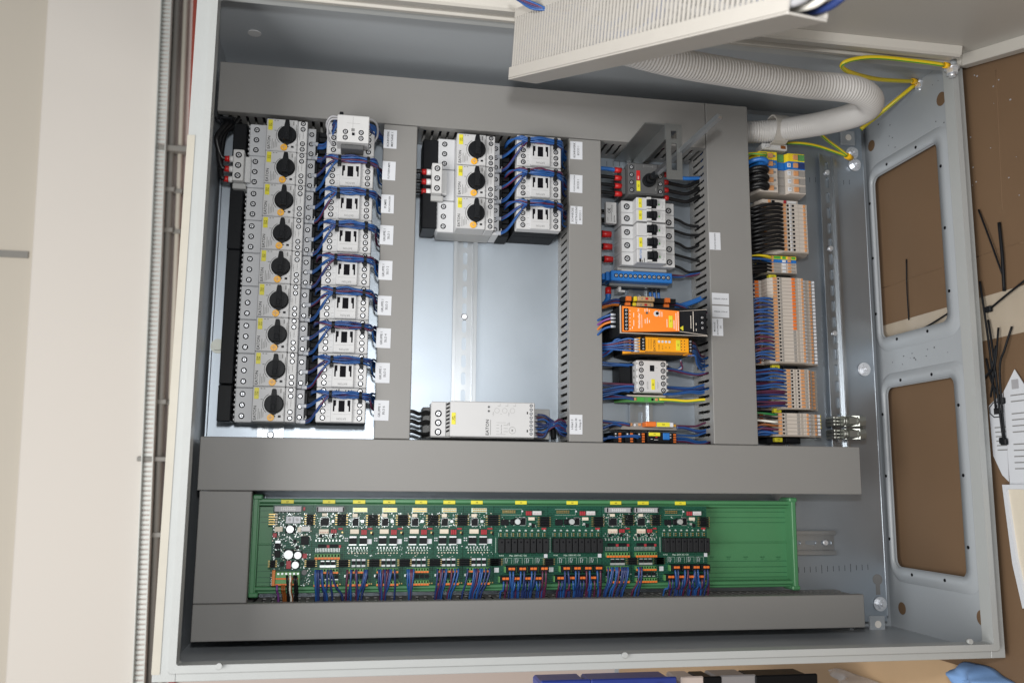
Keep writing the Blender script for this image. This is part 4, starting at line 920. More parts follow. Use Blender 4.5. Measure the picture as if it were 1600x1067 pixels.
def end_bracket(y, label, code, x0=660, x1=712, h=34):
    t = thing("end_bracket", label, "end bracket", (685, y, 0), "black end brackets")
    apart("body", MB().prism([(x0 - 4, 6), (x0, h - 8), (x0 + 6, h), (x1 - 8, h), (x1, h - 10), (x1, 6)], y - 4.6, y + 4.6, 'y'), "black_matt", t)
    apart("clamp", MB().box(x0 + 24, x1 - 12, y - 3.6, y + 3.6, h + .1, h + 4, .6), "black", t)
    apart("yellow_tag", MB().box(x0 + 5, x0 + 17, y - 3.2, y + 3.2, h + .1, h + 7, .5), "yellow", t); apart("tag_print", MB().text(code, x0 + 11, y, h + 7.1, 3.6, 0), "ink", t)
# thick feed terminals, five of them in three colours
FT = [("pe_yellow", "green yellow earth terminal, first of the thick feed terminals", "terminal_green"), ("blue_plastic", "blue neutral feed terminal between the earth one and a grey one", "blue_plastic"), ("beige", "thick grey feed terminal right below the blue one", "taupe"), ("beige", "thick grey feed terminal between two other grey ones", "taupe"), ("beige", "lowest thick grey feed terminal with flat grey side", "taupe")]
for k, (m, lab, m2) in enumerate(FT):
    y1 = 36 - k * 12.6; y0 = y1 - 12.3; t = thing("feed_through_terminal", lab, "terminal", (676, (y0 + y1) / 2, 0), "thick feed terminals")
    apart("body", MB().prism([(640, 8), (634, 36), (638, 60), (667, 60), (672, 52), (682, 52), (686, 60), (712, 60), (716, 36), (712, 8)], y0, y1, 'y'), m if m != "pe_yellow" else "pe_yellow", t)
    apart("recess", MB().box(667.5, 681.5, y0 + .3, y1 - .3, 52.1, 54, .4), m2, t)
    apart("funnel", MB().box(640, 651, y0 + 1.6, y1 - 1.6, 60.1, 60.8), m2 if k else "terminal_green", t); apart("funnel", MB().box(701, 711.5, y0 + 1.4, y1 - 1.4, 60.1, 60.8), m2 if k != 1 else "wire_navy", t)
    for x0 in (652.5, 693): apart("orange_lever", MB().box(x0, x0 + 7.5, y0 + 2.6, y1 - 2.4, 60.1, 62.4, .6), "orange_pale", t)
    apart("test_socket", MB().cyl(663, (y0 + y1) / 2, 60.1, 60.5, 2.0, 12), "ink_soft", t)
    if k: apart("marker", MB().box(683.4, 689, y0 + 3, y1 - 3, 60.1, 61.2, .4), "paper", t); apart("marker_print", MB().text("N123"[k - 1], 686.2, (y0 + y1) / 2, 61.3, 4, 90), "ink", t)
c = thing("feed_wire", "blue, yellow green and three black curled wires entering the thick feed terminals", "cable", (640, 5, 60))
wire(c, [(618, 32, 50), (630, 32, 58), (640, 30, 63), (648, 30, 62)], 2.4, "pe_yellow", 7); wire(c, [(618, 31, 52), (630, 31, 60.2), (640, 29, 65.2), (648, 29, 64)], 1.2, "pe_green", 5, name="green_stripe")
for k in range(4):
    yy = 17 - k * 12.6; wire(c, [(616, yy - 3, 42), (626, yy + 2, 62), (637, yy + 3, 70), (646, yy + 1, 69), (648, yy - 1, 61)], 3.6, "wire_cyan" if k == 0 else "wire_black", 8)
    if k: wire(c, [(614, yy - 8, 40), (624, yy - 2, 58), (636, yy - 1, 66), (645, yy - 2.5, 64)], 3.2, "wire_black", 8)
# strip with black wires
P2 = [(628, 6), (622, 30), (638, 34), (640, 46), (684, 60), (722, 60), (728, 40), (722, 6)]
P2 = [(640, 6), (632, 26), (640, 30), (646, 44), (668, 46), (672, 60), (712, 60), (719, 36), (714, 6)]
term_strip("beige terminal strip filled with black wires below the thick feed terminals", -43, 6.15, 12, P2,
           [("orange_lever", 673.5, 678, 60, 1.4, "orange_pale", None), ("socket", 680, 683, 60, 1, "hole_shade", None), ("steel_contact", 684, 687.5, 60, .8, "steel", None), ("socket", 689, 691, 60, 1, "hole_shade", None), ("groove", 698, 698.5, 60, .2, "beige_dark", None), ("orange_lever", 706, 709.5, 60, 1.2, "orange_pale", None), ("lower_lever", 648, 653, 46, 1.4, "orange_pale", lambda k: k % 3 == 0)])
end_bracket(-35.5, "black end bracket with small yellow tag above the strip of black wires", "X2", 652, 702)
t = thing("disconnect_terminal", "beige disconnect terminal with a red block next to the first yellow tag", "terminal", (670, -39.6, 0))
apart("body", MB().prism([(642, 6), (638, 40), (644, 56), (700, 56), (700, 6)], -42.4, -37, 'y'), "beige", t); apart("red_block", MB().box(677, 681, -42, -37.4, 56.1, 58, .4), "comp_red", t)
apart("orange_lever", MB().box(652, 656, -41.8, -37.6, 56.1, 57.6, .3), "orange_pale", t); apart("socket", MB().box(658, 663, -41.6, -38, 56.1, 56.6), "hole_shade", t); apart("marker", MB().box(683, 697, -41.6, -38, 56.1, 56.9), "device_white", t)
c = thing("wire_bundle", "dense bundle of black wires entering the beige strip from the wide duct", "wires", (640, -80, 60)); rnd = random.Random(5)
for k in range(12):
    yy = -43 - (k + .5) * 6.15; wire(c, [(612, yy - 10 + rnd.uniform(-3, 3), 40), (628, yy - 7, 60 + rnd.uniform(-3, 3)), (646, yy - 3 + rnd.uniform(-1, 1), 66), (662, yy, 65), (671.5, yy, 61.5)], 2.4, "wire_black", 7)
for k in range(11):
    yy = -46 - (k + .5) * 6.4; wire(c, [(612, yy - 8, 34), (626, yy - 6, 50), (640, yy - 4, 54), (650, yy, 48)], 2.3, "wire_black", 7)
    wire(c, [(612, yy - 3, 30), (622, yy - 4, 42), (634, yy - 3, 44), (643, yy, 40)], 2.3, "wire_black", 7)
# small five-way strip
for k, (m, m2, lab) in enumerate((("pe_yellow", "pe_green", "narrow green yellow terminal between the two longer beige strips"), ("blue_plastic", "blue_plastic", "narrow blue terminal between the two longer beige strips"), ("beige", "taupe", "narrow beige terminal directly under the narrow blue one"), ("beige", "taupe", "narrow beige terminal in the middle of three under the narrow blue one"), ("beige", "taupe", "lowest narrow beige terminal above the black bracket"))):
    y1 = -121 - k * 5.2; y0 = y1 - 4.95; t = thing("narrow_terminal", lab, "terminal", (675, (y0 + y1) / 2, 0), "narrow terminals of the small group")
    apart("body", MB().prism([(652, 6), (646, 30), (652, 48), (698, 48), (702, 30), (696, 6)], y0, y1, 'y'), m, t)
    for x0 in (656, 684): apart("orange_lever", MB().box(x0, x0 + 5, y0 + .8, y1 - .8, 48.1, 49.6, .3), "orange_pale", t)
    apart("inlay", MB().box(662.5, 673, y0 + .5, y1 - .5, 48.1, 48.5), m2, t)
    apart("marker", MB().box(675.5, 681, y0 + .6, y1 - .6, 48.1, 49.2, .3), "paper" if k else "pe_green", t)
    apart("funnel", MB().box(690.5, 696.5, y0 + .8, y1 - .8, 48.1, 48.6), m2 if k else "pe_green", t)
c = thing("feed_wire", "yellow, blue and black wires entering the small group of narrow terminals", "cable", (640, -135, 48))
for k, m in enumerate(("pe_yellow", "wire_blue", "wire_black", "wire_black", "wire_black")):
    yy = -123.5 - k * 5.2; wire(c, [(612, yy + (0 if k < 2 else -4), 42), (630, yy + 1 - (k > 2) * 2, 51), (648, yy + .5, 52), (657, yy, 49)], 1.8, m, 7)
    if k > 1: wire(c, [(612, yy - 8, 36), (628, yy - 4, 46), (650, yy - 1, 48)], 1.8, "wire_black", 7)
end_bracket(-151.5, "black end bracket with yellow tag above the longest beige strip", "X3", 652, 702)
# longest strip: three-storey terminals with orange bridge bar
P4 = [(640, 6), (632, 22), (634, 34), (646, 36), (648, 52), (656, 62), (700, 62), (702, 52), (716, 50), (728, 44), (730, 30), (722, 6)]
Z4 = [("orange_lever", 652, 658, 61.9, 1.4, "orange_pale", None), ("socket", 659.5, 662, 62, 1, "hole_shade", None), ("grey_foot", 662.8, 665.8, 62, .5, "taupe", None),
      ("bridge_block", 681.5, 686.5, 62, 1.6, "orange_clip", lambda k: k < 15), ("bridge_shaft", 681.5, 686, 62, .4, "taupe", lambda k: k >= 15), ("window", 687.5, 691, 62, .4, "beige_dark", None), ("groove", 694, 694.5, 62, .3, "beige_dark", None),
      ("orange_lever", 696.5, 699.6, 62, 1.1, "orange_pale", None), ("marker", 703, 707.5, 51.6, 1.6, "paper", None), ("groove", 711, 711.4, 50.8, .5, "beige_dark", None), ("orange_lever", 715.6, 718.6, 50, 1.2, "orange_pale", None), ("marker", 720.6, 724.6, 48, 2.2, "paper", None), ("lower_lever", 636, 642, 35.4, 1.6, "orange_clip", None)]
term_strip("longest beige strip of stepped terminals with an orange bridge bar and white markers", -156.8, 5.24, 24, P4, Z4)
c = thing("wire_bundle", "short blue wires entering the longest beige strip in arcs", "wires", (640, -220, 62)); rnd = random.Random(9)
for k in range(6, 24):
    yy = -156.8 - (k + .5) * 5.24; m = "wire_purple" if k in (17, 18, 20) else ["wire_blue", "wire_blue", "wire_navy"][k % 3]
    wire(c, [(613, yy - 3 + rnd.uniform(-4, 4), 54), (628, yy + rnd.uniform(-1, 2.5), 63), (642, yy + 1, 65.5), (650, yy, 63)], 1.6, m)
    if k % 2: wire(c, [(613, yy - 6, 44), (624, yy - 2, 50), (636, yy, 44)], 1.6, BL[(k + 1) % 11])
for k in range(5):
    yy = -157 - (k + .5) * 6.3; wire(c, [(612, yy, 40), (622, yy, 44), (633, yy, 38)], 2.2, "wire_navy")
end_bracket(-287.6, "black end bracket with yellow tag under the longest beige strip", "X4", 652, 706)
# four-lever strip
P5 = [(640, 6), (632, 24), (640, 34), (660, 36), (668, 54), (706, 56), (708, 48), (716, 46), (718, 40), (728, 38), (730, 24), (722, 6)]
Z5 = [("orange_lever", 672, 677.5, 54.4, 1.4, "orange_pale", None), ("socket", 679, 681.5, 55, 1, "hole_shade", None), ("groove", 684, 686, 55, .4, "beige_dark", None), ("socket", 689, 691, 55.2, 1, "hole_shade", None), ("orange_lever", 693.5, 699, 55.5, 1.4, "orange_pale", None), ("grey_foot", 700.2, 704, 55.8, .6, "taupe", None),
      ("orange_lever", 708.5, 712.5, 46.8, 2.2, "orange_pale", None), ("grey_foot", 713.2, 715.8, 46.4, .8, "taupe", None), ("orange_lever", 719, 723.4, 39, 2.0, "orange_pale", None), ("grey_foot", 724.2, 727.4, 38, 1, "taupe", None), ("lower_lever", 648, 654, 35, 1.6, "orange_pale", None), ("steel_contact", 656, 659, 35.6, 1, "steel", lambda k: k % 2 == 0)]
term_strip("beige strip of eleven terminals with four columns of orange levers", -291.4, 5.2, 11, P5, Z5)
c = thing("wire_bundle", "fan of blue and purple wires over the strip with four lever columns", "wires", (640, -320, 50)); rnd = random.Random(11)
for k in range(11):
    yy = -291.4 - (k + .5) * 5.2
    wire(c, [(613, yy - 2 + rnd.uniform(-2, 2), 50), (630, yy - 1 + rnd.uniform(-2, 2), 55), (650, yy + 1 + rnd.uniform(-1, 1), 58), (664, yy + .5, 57), (671, yy, 54)], 1.55, BL[(k * 2) % 11])
    wire(c, [(613, yy - 4 + rnd.uniform(-2, 2), 46), (628, yy - 2 + rnd.uniform(-2, 2), 49), (644, yy - 1, 45), (650, yy, 40)], 1.5, BL[(k * 2 + 1) % 11])
    if k % 3 == 0: wire(c, [(613, yy - 6, 48), (632, yy - 4 + rnd.uniform(-2, 2), 53), (656, yy - 2, 56), (669, yy - 1, 53)], 1.5, "wire_purple")
end_bracket(-351.2, "black end bracket with yellow tag between the two lowest beige strips", "X5", 652, 704)
# last strip
Z6 = [z_ for z_ in Z4 if z_[0] not in ("bridge_block",)]; Z6 = [(a, b, c_, d, e, f_, None if a == "bridge_shaft" else g) for a, b, c_, d, e, f_, g in Z6] + [("earth_tip", 726, 729, 41, 3.4, "pe_yellow", lambda k: k < 4)]
term_strip("lowest short beige strip of six stepped terminals with green yellow tips", -356.2, 5.3, 6, P4, Z6)
end_bracket(-393.5, "black end bracket with yellow tag just above the long crossing duct", "X6", 652, 706)
c = thing("wire_bundle", "green, white, brown and blue wires entering the lowest short beige strip", "wires", (640, -375, 62))
for k, m in enumerate(("wire_green", "wire_black", "wire_white", "wire_brown", "wire_purple", "wire_blue")):
    yy = -356.2 - (k + .5) * 5.3; wire(c, [(613, yy + (3 if k < 3 else -3), 54), (630, yy + 1.5, 62), (644, yy, 65), (651, yy, 63)], 1.7, m, 7)
for k in range(5): wire(c, [(613, -374 - k * 4, 50), (624, -376 - k * 3, 56), (640, -379 - k * 2, 58), (648, -384, 52)], 1.6, BL[k])
wire(c, [(613, -366, 44), (626, -368, 50), (637, -370, 44)], 1.8, "wire_brown")
# nickel cable clamps on the far rail
for k, (yy, lab) in enumerate(((-364.5, "upper of two nickel cable shield clamps on the far right rail"), (-383.5, "lower of two nickel cable shield clamps on the far right rail"))):
    t = thing("shield_clamp", lab, "cable clamp", (770, yy, 12), "nickel shield clamps")
    apart("saddle", MB().prism([(764, 20), (768, 40), (786, 52), (786, 20)], yy - 7.6, yy + 7.6, 'y'), "nickel", t)
    apart("hex_body", MB().cyl(yy, 44, 770, 783, 8.6, 6, axis='x', sm=False).cyl(yy, 44, 783.2, 796, 9.2, 8, axis='x', sm=False), "nickel", t)
    apart("spring", MB().cyl(yy, 44, 765, 769.8, 6.4, 14, axis='x').cyl(yy, 44, 762, 764.8, 7.2, 14, axis='x'), "nickel", t)
    for j in range(3): apart("tongue", MB().box(752, 757, yy - 7 + j * 5, yy - 3 + j * 5, 16, 40, 1).box(757.2, 761.8, yy - 6.4 + j * 5, yy - 3.6 + j * 5, 34, 40, .8), "nickel", t)
# ================================================================== green board carrier and circuit boards
car = thing("board_carrier", "long green plastic carrier holding the row of circuit boards, empty at its right end", "board carrier", (300, -540, 0))
apart("floor", MB().box(-64, 676, -596, -485, 26, 28.5), "carrier", car)
apart("floor_rib", MB().box(-64, 676, -541, -539, 28.6, 30.4, .5), "carrier", car)
for y0, y1, z1 in ((-486.5, -481, 44), (-490.5, -486.8, 40), (-597, -592, 44), (-601, -597.3, 40)): apart("side_ridge", MB().box(-68, 680, y0, y1, 20, z1, 1.2), "carrier", car)
for x0 in (-70.5, 674.5): apart("end_cap", MB().prism([(x0, -603), (x0 + 8, -603), (x0 + 8, -479), (x0, -479)], 10, 46).box(x0 + 1, x0 + 7, -602, -480, 46.1, 48, .8), "carrier", car)
for x0 in (-70.5, 672): apart("corner_lug", MB().box(x0, x0 + 12, -482.5, -476, 20, 49, 1.5).box(x0, x0 + 12, -605, -598.5, 20, 49, 1.5), "carrier", car)
apart("foot", MB().box(-20, 640, -560, -525, 8, 25.8), "carrier_dark", car)
for k, y in enumerate((-497, -505, -512, -566, -574, -582, -588)): apart("groove", MB().box(-62, 674, y - .4, y + .4, 28.5, 28.8), "carrier_dark", car)
mk = MB()
for px in (1112, 1138, 1165, 1191, 1216):
    x, y = at(px, 871, 29); mk.text("UM108", x, y + 1, 28.9, 2.4, 0).text("2.104", x, y - 1.6, 28.9, 2.0, 0)
apart("moulded_text", mk, "carrier_dark", car)
Z0 = 47.0                                    # top face of the boards
def BY(zy): return -489.5 - (zy - 90) / 8.92
class Board:
    def __init__(s, px0, px1, label, name="circuit_board"):
        s.x0 = at(px0, 850, Z0)[0]; s.x1 = at(px1, 850, Z0)[0]
        s.t = thing(name, label, "circuit board", ((s.x0 + s.x1) / 2, -540, 40), "circuit boards on the green carrier")
        s.small = MB(); s.sm_m = ["solder", "black", "comp_beige", "comp_red", "gold", "silkscreen", "paper", "terminal_green", "orange_clip", "hole_shade"]
        apart("substrate", MB().box(s.x0 + .25, s.x1 - .25, -591, -489, Z0 - 1.6, Z0), "pcb", s.t)
    def set(s, a, b): s.a, s.b = a, b         # span of the zoomed view used for placing
    def X(s, zx): return s.x0 + (zx - s.a) / (s.b - s.a) * (s.x1 - s.x0)
    def bx(s, nm, zx0, zx1, zy0, zy1, h, m, c=.3, z=0): return apart(nm, MB().box(s.X(zx0), s.X(zx1), BY(zy1), BY(zy0), Z0 + .05 + z, Z0 + z + h, c), m, s.t)
    def sb(s, zx0, zx1, zy0, zy1, h, m=0, c=0.0, z=0): s.small.box(s.X(zx0), s.X(zx1), BY(zy1), BY(zy0), Z0 + .04 + z, Z0 + z + h, c, m)
    def dots(s, zx0, zx1, n, zy, w, hgt, h=.6, m=0):
        for k in range(n):
            x = s.X(zx0 + (zx1 - zx0) * (k + .5) / n); s.small.box(x - w / 2, x + w / 2, BY(zy) - hgt / 2, BY(zy) + hgt / 2, Z0 + .04, Z0 + h, 0, m)
    def scatter(s, seed, n, zx0, zx1, zy0, zy1):
        r = random.Random(seed)
        for _ in range(n):
            x = s.X(r.uniform(zx0, zx1)); y = BY(r.uniform(zy0, zy1)); w, h = r.choice(((.9, 1.7), (1.7, .9), (.7, .7), (1.2, .6), (.5, 1.2))); m = r.choice((0, 0, 0, 0, 2, 1, 5))
            s.small.box(x - w / 2, x + w / 2, y - h / 2, y + h / 2, Z0 + .04, Z0 + r.uniform(.3, .9), 0, m)
    def ic(s, zx0, zx1, zy0, zy1, nm="chip"):
        s.bx(nm, zx0, zx1, zy0, zy1, 1.8, "black"); n = 7
        for k in range(n):
            f = (k + .5) / n; yy = zy0 + (zy1 - zy0) * f; xx = zx0 + (zx1 - zx0) * f
            s.sb(zx0 - 8, zx0 - 1, yy - 2.5, yy + 2.5, .5); s.sb(zx1 + 1, zx1 + 8, yy - 2.5, yy + 2.5, .5); s.sb(xx - 2.5, xx + 2.5, zy0 - 8, zy0 - 1, .5); s.sb(xx - 2.5, xx + 2.5, zy1 + 1, zy1 + 8, .5)
        s.sb(zx0 + 8, zx0 + 14, zy0 + 8, zy0 + 14, 1.86, 0, z=0)
    def bridge(s, zx0, zx1, zy0, zy1, n):      # black pin-strip connector that links to the next board
        for k in range(n):
            y0 = zy0 + (zy1 - zy0) * k / n; y1 = zy0 + (zy1 - zy0) * (k + .72) / n; s.bx("plug_finger", zx0, zx1, y0, y1, 5.2, "black", .25)
            s.sb(zx0 - 22, zx0 - 1, y0 + 4, y0 + 11, 2.2, 4); s.sb(zx1 + 1, zx1 + 20, y0 + 4, y0 + 11, 2.2, 4)
    def terminal_row(s, zx0, zx1, zy0, zy1, n):
        s.bx("screwless_terminal", zx0, zx1, zy0, zy1, 7.5, "terminal_green", .4); w = (zx1 - zx0) / n
        for k in range(n):
            s.sb(zx0 + (k + .25) * w, zx0 + (k + .75) * w, zy0 + (zy1 - zy0) * .12, zy0 + (zy1 - zy0) * .55, .3, 9, z=7.45); s.sb(zx0 + (k + .06) * w, zx0 + (k + .94) * w, zy0 + (zy1 - zy0) * .66, zy1 + 4, 1.0, 8, z=7.3)
    def tagy(s, px):
        x, y = at(px, 789, 44); apart("yellow_tag", MB().box(x - 8, x + 8, -487.2, -482.4, 44.1, 44.6, .2), "yellow", s.t); apart("tag_print", MB().text("A%d" % (px % 9 + 1), x, -485, 44.7, 2.6, 0), "ink", s.t)
    def done(s): tag(apart("surface_components", s.small, s.sm_m, s.t), kind="stuff")
def wires_down(label, starts, seed, dens=1.0):
    c = thing("wire_bundle", label, "wires", (starts[0][0], -600, 40), "wires hanging from the circuit boards"); r = random.Random(seed)
    for (x, y, z, xe) in starts:
        m = r.choice(["wire_navy", "wire_blue", "wire_purple", "wire_navy", "wire_blue"])
        wire(c, [(x, y + 1.5, z + 1), (x + (xe - x) * .08, y - 5, z + 3.5), (x + (xe - x) * .4 + r.uniform(-.8, .8), (y - 603) / 2 - 4, z + 1), (x + (xe - x) * .85, -601, 50), (xe, -612, 44)], 1.35, m)
def boardA(px0, px1, label, tagpx, nu, nl, header=True, seed=0):
    b = Board(px0, px1, label); b.set(8, 345)
    b.bx("header_plug", 45, 345 - 6, 102, 162, 8, "wire_grey", .6); b.bx("header_cavity", 110, 275, 112, 150, .6, "device_white", .1, 8); b.dots(118, 268, 7, 122, .7, .7, 9, 1); b.dots(118, 268, 7, 140, .7, .7, 9, 1)
    b.sb(50, 62, 108, 156, 9.2, 1); b.sb(322, 334, 108, 156, 9.2, 1)
    b.bx("crystal", 105, 158, 178, 212, 2.4, "comp_beige"); b.ic(92, 180, 232, 320); b.bx("capacitor", 210, 236, 252, 285, 3, "solder"); b.bridge(268, 362, 190, 325, 5)
    b.bx("white_socket", 80, 182, 360, 412, 4, "comp_beige"); b.dots(85, 178, 5, 394, .8, 1.2, 4.3, 3)
    for k in range(3): b.bx("red_capacitor", 205 + k * 21, 223 + k * 21, 362, 405, 4, "comp_red")
    b.bx("red_resistor", 280, 330, 347, 366, 1.4, "comp_red"); b.sb(318, 334, 388, 404, 1, 4)
    b.scatter(seed, 100, 30, 340, 170, 345); b.scatter(seed + 1, 60, 30, 340, 410, 470); b.bx("small_chip", 85, 118, 424, 455, 1.6, "black"); b.bx("small_chip", 214, 246, 420, 455, 1.6, "black")
    b.dots(35, 320, 8, 490, 1.6, 2.2, 1.2, 0); b.dots(35, 320, 8, 478, 1, 1, .8, 5)
    b.bx("driver_chip", 75, 160, 532, 566, 2, "black"); b.bx("driver_chip", 200, 288, 532, 566, 2, "black"); b.bx("red_part", 168, 196, 540, 572, 3, "comp_red"); b.bx("red_part", 294, 318, 540, 572, 3, "comp_red")
    for zy in (582, 596, 612): b.dots(45, 310, 16, zy, .8, 1.3, .6, 0)
    b.terminal_row(45, 312, 638, 692, 8)
    for k in range(3): b.bx("diode", 108 + k * 56, 150 + k * 56, 728, 765, 2.6, "black"); b.sb(102 + k * 56, 156 + k * 56, 766, 792, 1, 0); b.sb(110 + k * 56, 148 + k * 56, 716, 727, 1, 0)
    b.bridge(300, 400, 706, 790, 4)
    b.terminal_row(45, 300, 802, 852, 8); b.dots(40, 310, 5, 900, 4.5, 4.5, 2.4, 1); b.dots(40, 310, 5, 926, 4, 1.6, 1, 0); b.terminal_row(45, 305, 942, 994, 8)
    b.sb(315, 328, 975, 988, 1, 4); b.scatter(seed + 2, 14, 20, 340, 860, 940); b.tagy(tagpx); b.done(); return b
def boardB(px0, px1, label, tagpx, seed):
    b = Board(px0, px1, label); b.set(350, 690)
    b.sb(440, 612, 114, 166, .3, 5); b.dots(450, 606, 7, 126, 2.0, 1.6, 1.6, 4); b.dots(450, 606, 7, 152, 2.0, 1.6, 1.6, 4)
    b.bx("crystal", 440, 500, 182, 222, 2.4, "comp_beige"); b.ic(442, 512, 236, 322); b.bx("capacitor", 538, 574, 252, 288, 3, "solder"); b.bridge(620, 738, 196, 326, 5)
    b.bx("white_socket", 420, 520, 360, 412, 4, "comp_beige"); b.dots(426, 514, 5, 396, .8, 1.0, 4.3, 2)
    for k in range(3): b.bx("red_capacitor", 548 + k * 22, 567 + k * 22, 366, 424, 4, "comp_red")
    b.bx("red_resistor", 620, 676, 346, 366, 1.4, "comp_red"); b.sb(656, 676, 390, 412, 1, 4); b.sb(690, 670, 396, 430, 1, 1)
    for x0 in (412, 532): b.bx("transistor", x0, x0 + 84, 462, 528, 3, "black"); b.bx("transistor_tab", x0, x0 + 84, 440, 461, 1.8, "solder"); b.sb(x0 - 4, x0 + 84, 531, 545, 1, 0)
    b.bx("sticker", 618, 672, 474, 530, .25, "paper", .05)
    b.dots(380, 640, 7, 572, 1.5, 2.2, 1.2, 0); b.dots(395, 640, 8, 605, 1.4, 1.4, .4, 5); b.dots(395, 640, 7, 634, 1.5, 1.5, .8, 2); b.dots(400, 630, 8, 588, .8, 1.0, .8, 0); b.dots(356, 400, 2, 465, 1.6, 1.6, .7, 6); b.dots(356, 400, 2, 492, 1.6, 1.6, .7, 6)
    for k in range(3): b.bx("diode", 452 + k * 57, 490 + k * 57, 722, 764, 2.8, "black"); b.sb(450 + k * 57, 492 + k * 57, 700, 721, 1.2, 6); b.sb(450 + k * 57, 492 + k * 57, 765, 788, 1.2, 6)
    b.bridge(650, 770, 704, 790, 4); b.scatter(seed, 80, 370, 684, 172, 345); b.scatter(seed + 1, 16, 372, 684, 540, 690)
    b.terminal_row(395, 640, 802, 852, 8); b.dots(380, 650, 5, 900, 5, 4.6, 2.6, 1); b.dots(372, 396, 1, 890, 3, 3, 2, 0); b.terminal_row(395, 645, 942, 994, 8); b.sb(652, 664, 975, 988, 1, 4); b.sb(676, 690, 975, 988, 1, 4)
    b.tagy(tagpx); b.done(); return b
def boardR(px0, px1, label, tagpx, seed, last=False):
    b = Board(px0, px1, label, "relay_board"); b.set(18, 645)
    b.sb(100, 340, 124, 126, .15, 5); b.sb(100, 340, 194, 196, .15, 5); b.sb(338, 340, 124, 196, .15, 5); b.dots(112, 268, 7, 146, 1.8, 1.3, 1.4, 4); b.dots(112, 268, 7, 166, 1.8, 1.3, 1.4, 4); b.dots(336, 352, 1, 150, 2, 2, 2, 6)
    for k in range(3): b.bx("red_capacitor", 386 + k * 22, 405 + k * 22, 148, 198, 4, "comp_red")
    b.bx("white_socket", 460, 562, 146, 194, 5, "device_white"); b.dots(466, 556, 5, 176, .8, .8, 5.3, 3)
    b.bx("power_chip", 100, 186, 250, 316, 3, "black"); b.ic(318, 384, 230, 314); b.bx("crystal", 416, 488, 220, 258, 2.4, "comp_beige"); b.bx("small_chip", 456, 492, 300, 340, 1.6, "black"); b.dots(420, 450, 1, 302, 3, 3, 2.4, 0)
    cx, cy = b.X(283), BY(272); apart("capacitor_can", MB().cyl(cx, cy, Z0, Z0 + 8, 3.7, 18).box(cx - 4.4, cx + 4.4, cy - 4.4, cy + 4.4, Z0 + .05, Z0 + 1.4, .6, 1), ["solder", "black"], b.t); b.bx("coil", 205, 250, 245, 310, 3.5, "black", 1.2)
    b.bridge(545, 655, 215, 338, 6); b.sb(570, 622, 346, 368, 1.4, 3)
    b.dots(60, 640, 8, 380, 3.0, 1.4, 1, 0); b.dots(60, 640, 8, 374, 1.4, 1.2, 1.1, 5); b.dots(62, 642, 8, 416, 2.0, 1.2, 1, 4); b.dots(62, 642, 8, 440, 2.0, 1.2, 1, 4); b.dots(40, 620, 8, 428, .4, 5, .1, 5)
    for k in range(8):
        r = b.bx("relay", 64 + k * 72, 127 + k * 72, 468, 634, 14, "relay", .5); apart("relay_dimple", MB().cyl(b.X(96 + k * 72), BY(508), Z0 + 14, Z0 + 14.1, 1.3, 10), "hole_shade", b.t)
    b.sb(42, 46, 460, 640, .15, 5); apart("board_print", MB().text("Max. 230V AC / 3A", b.X(300), BY(673), Z0 + .1, 3.0, 0).text("KURZ", b.X(110), BY(672), Z0 + .1, 2.4, 0), "silkscreen", b.t)
    for k in range(4):
        x0 = 132 + k * 122; b.sb(x0, x0 + 96, 700, 702, .12, 5); b.sb(x0, x0 + 2, 700, 770, .12, 5); b.sb(x0 + 94, x0 + 96, 700, 770, .12, 5)
        b.sb(x0 + 20, x0 + 24, 708, 762, .2, 6); b.sb(x0 + 44, x0 + 48, 712, 740, .2, 6); b.sb(x0 + 38, x0 + 42, 738, 762, .2, 6); b.sb(x0 + 22, x0 + 34, 706, 710, .2, 6)
    b.bridge(0 - 20, 76, 706, 790, 4); b.bridge(615, 690, 706, 790, 4) if False else None
    b.bx("sticker", 30, 82, 812, 866, .25, "paper", .05); b.sb(600, 640, 655, 700, .6, 6)
    st = []
    for k in range(4):
        for row, (x0, zy) in enumerate(((166 + k * 124, 786), (100 + k * 124, 900))):
            b.bx("relay_plug", x0 - 12, x0 + 98, zy, zy + 72, 12 - row * 2, "black", .4); b.bx("plug_side", x0 - 28, x0 - 14, zy + 8, zy + 78, 8, "terminal_green", .3)
            for q in range(2):
                b.bx("orange_release", x0 + 10 + q * 38, x0 + 44 + q * 38, zy + 16, zy + 44, 1.2, "orange_clip", .3, 12 - row * 2)
                st.append((b.X(x0 + 26 + q * 38), BY(zy + 62), Z0 + 9 - row * 2, b.X(x0 + 30 + q * 34) + random.uniform(-4, 6)))
                if row == 0 or q == 0: st.append((b.X(x0 + 30 + q * 38), BY(zy + 66), Z0 + 7 - row * 2, b.X(x0 + 20 + q * 44) + random.uniform(-5, 6)))
    b.scatter(seed, 34, 110, 520, 215, 345); b.sb(600, 616, 985, 1000, 1, 4); b.tagy(tagpx); b.done(); return b, st
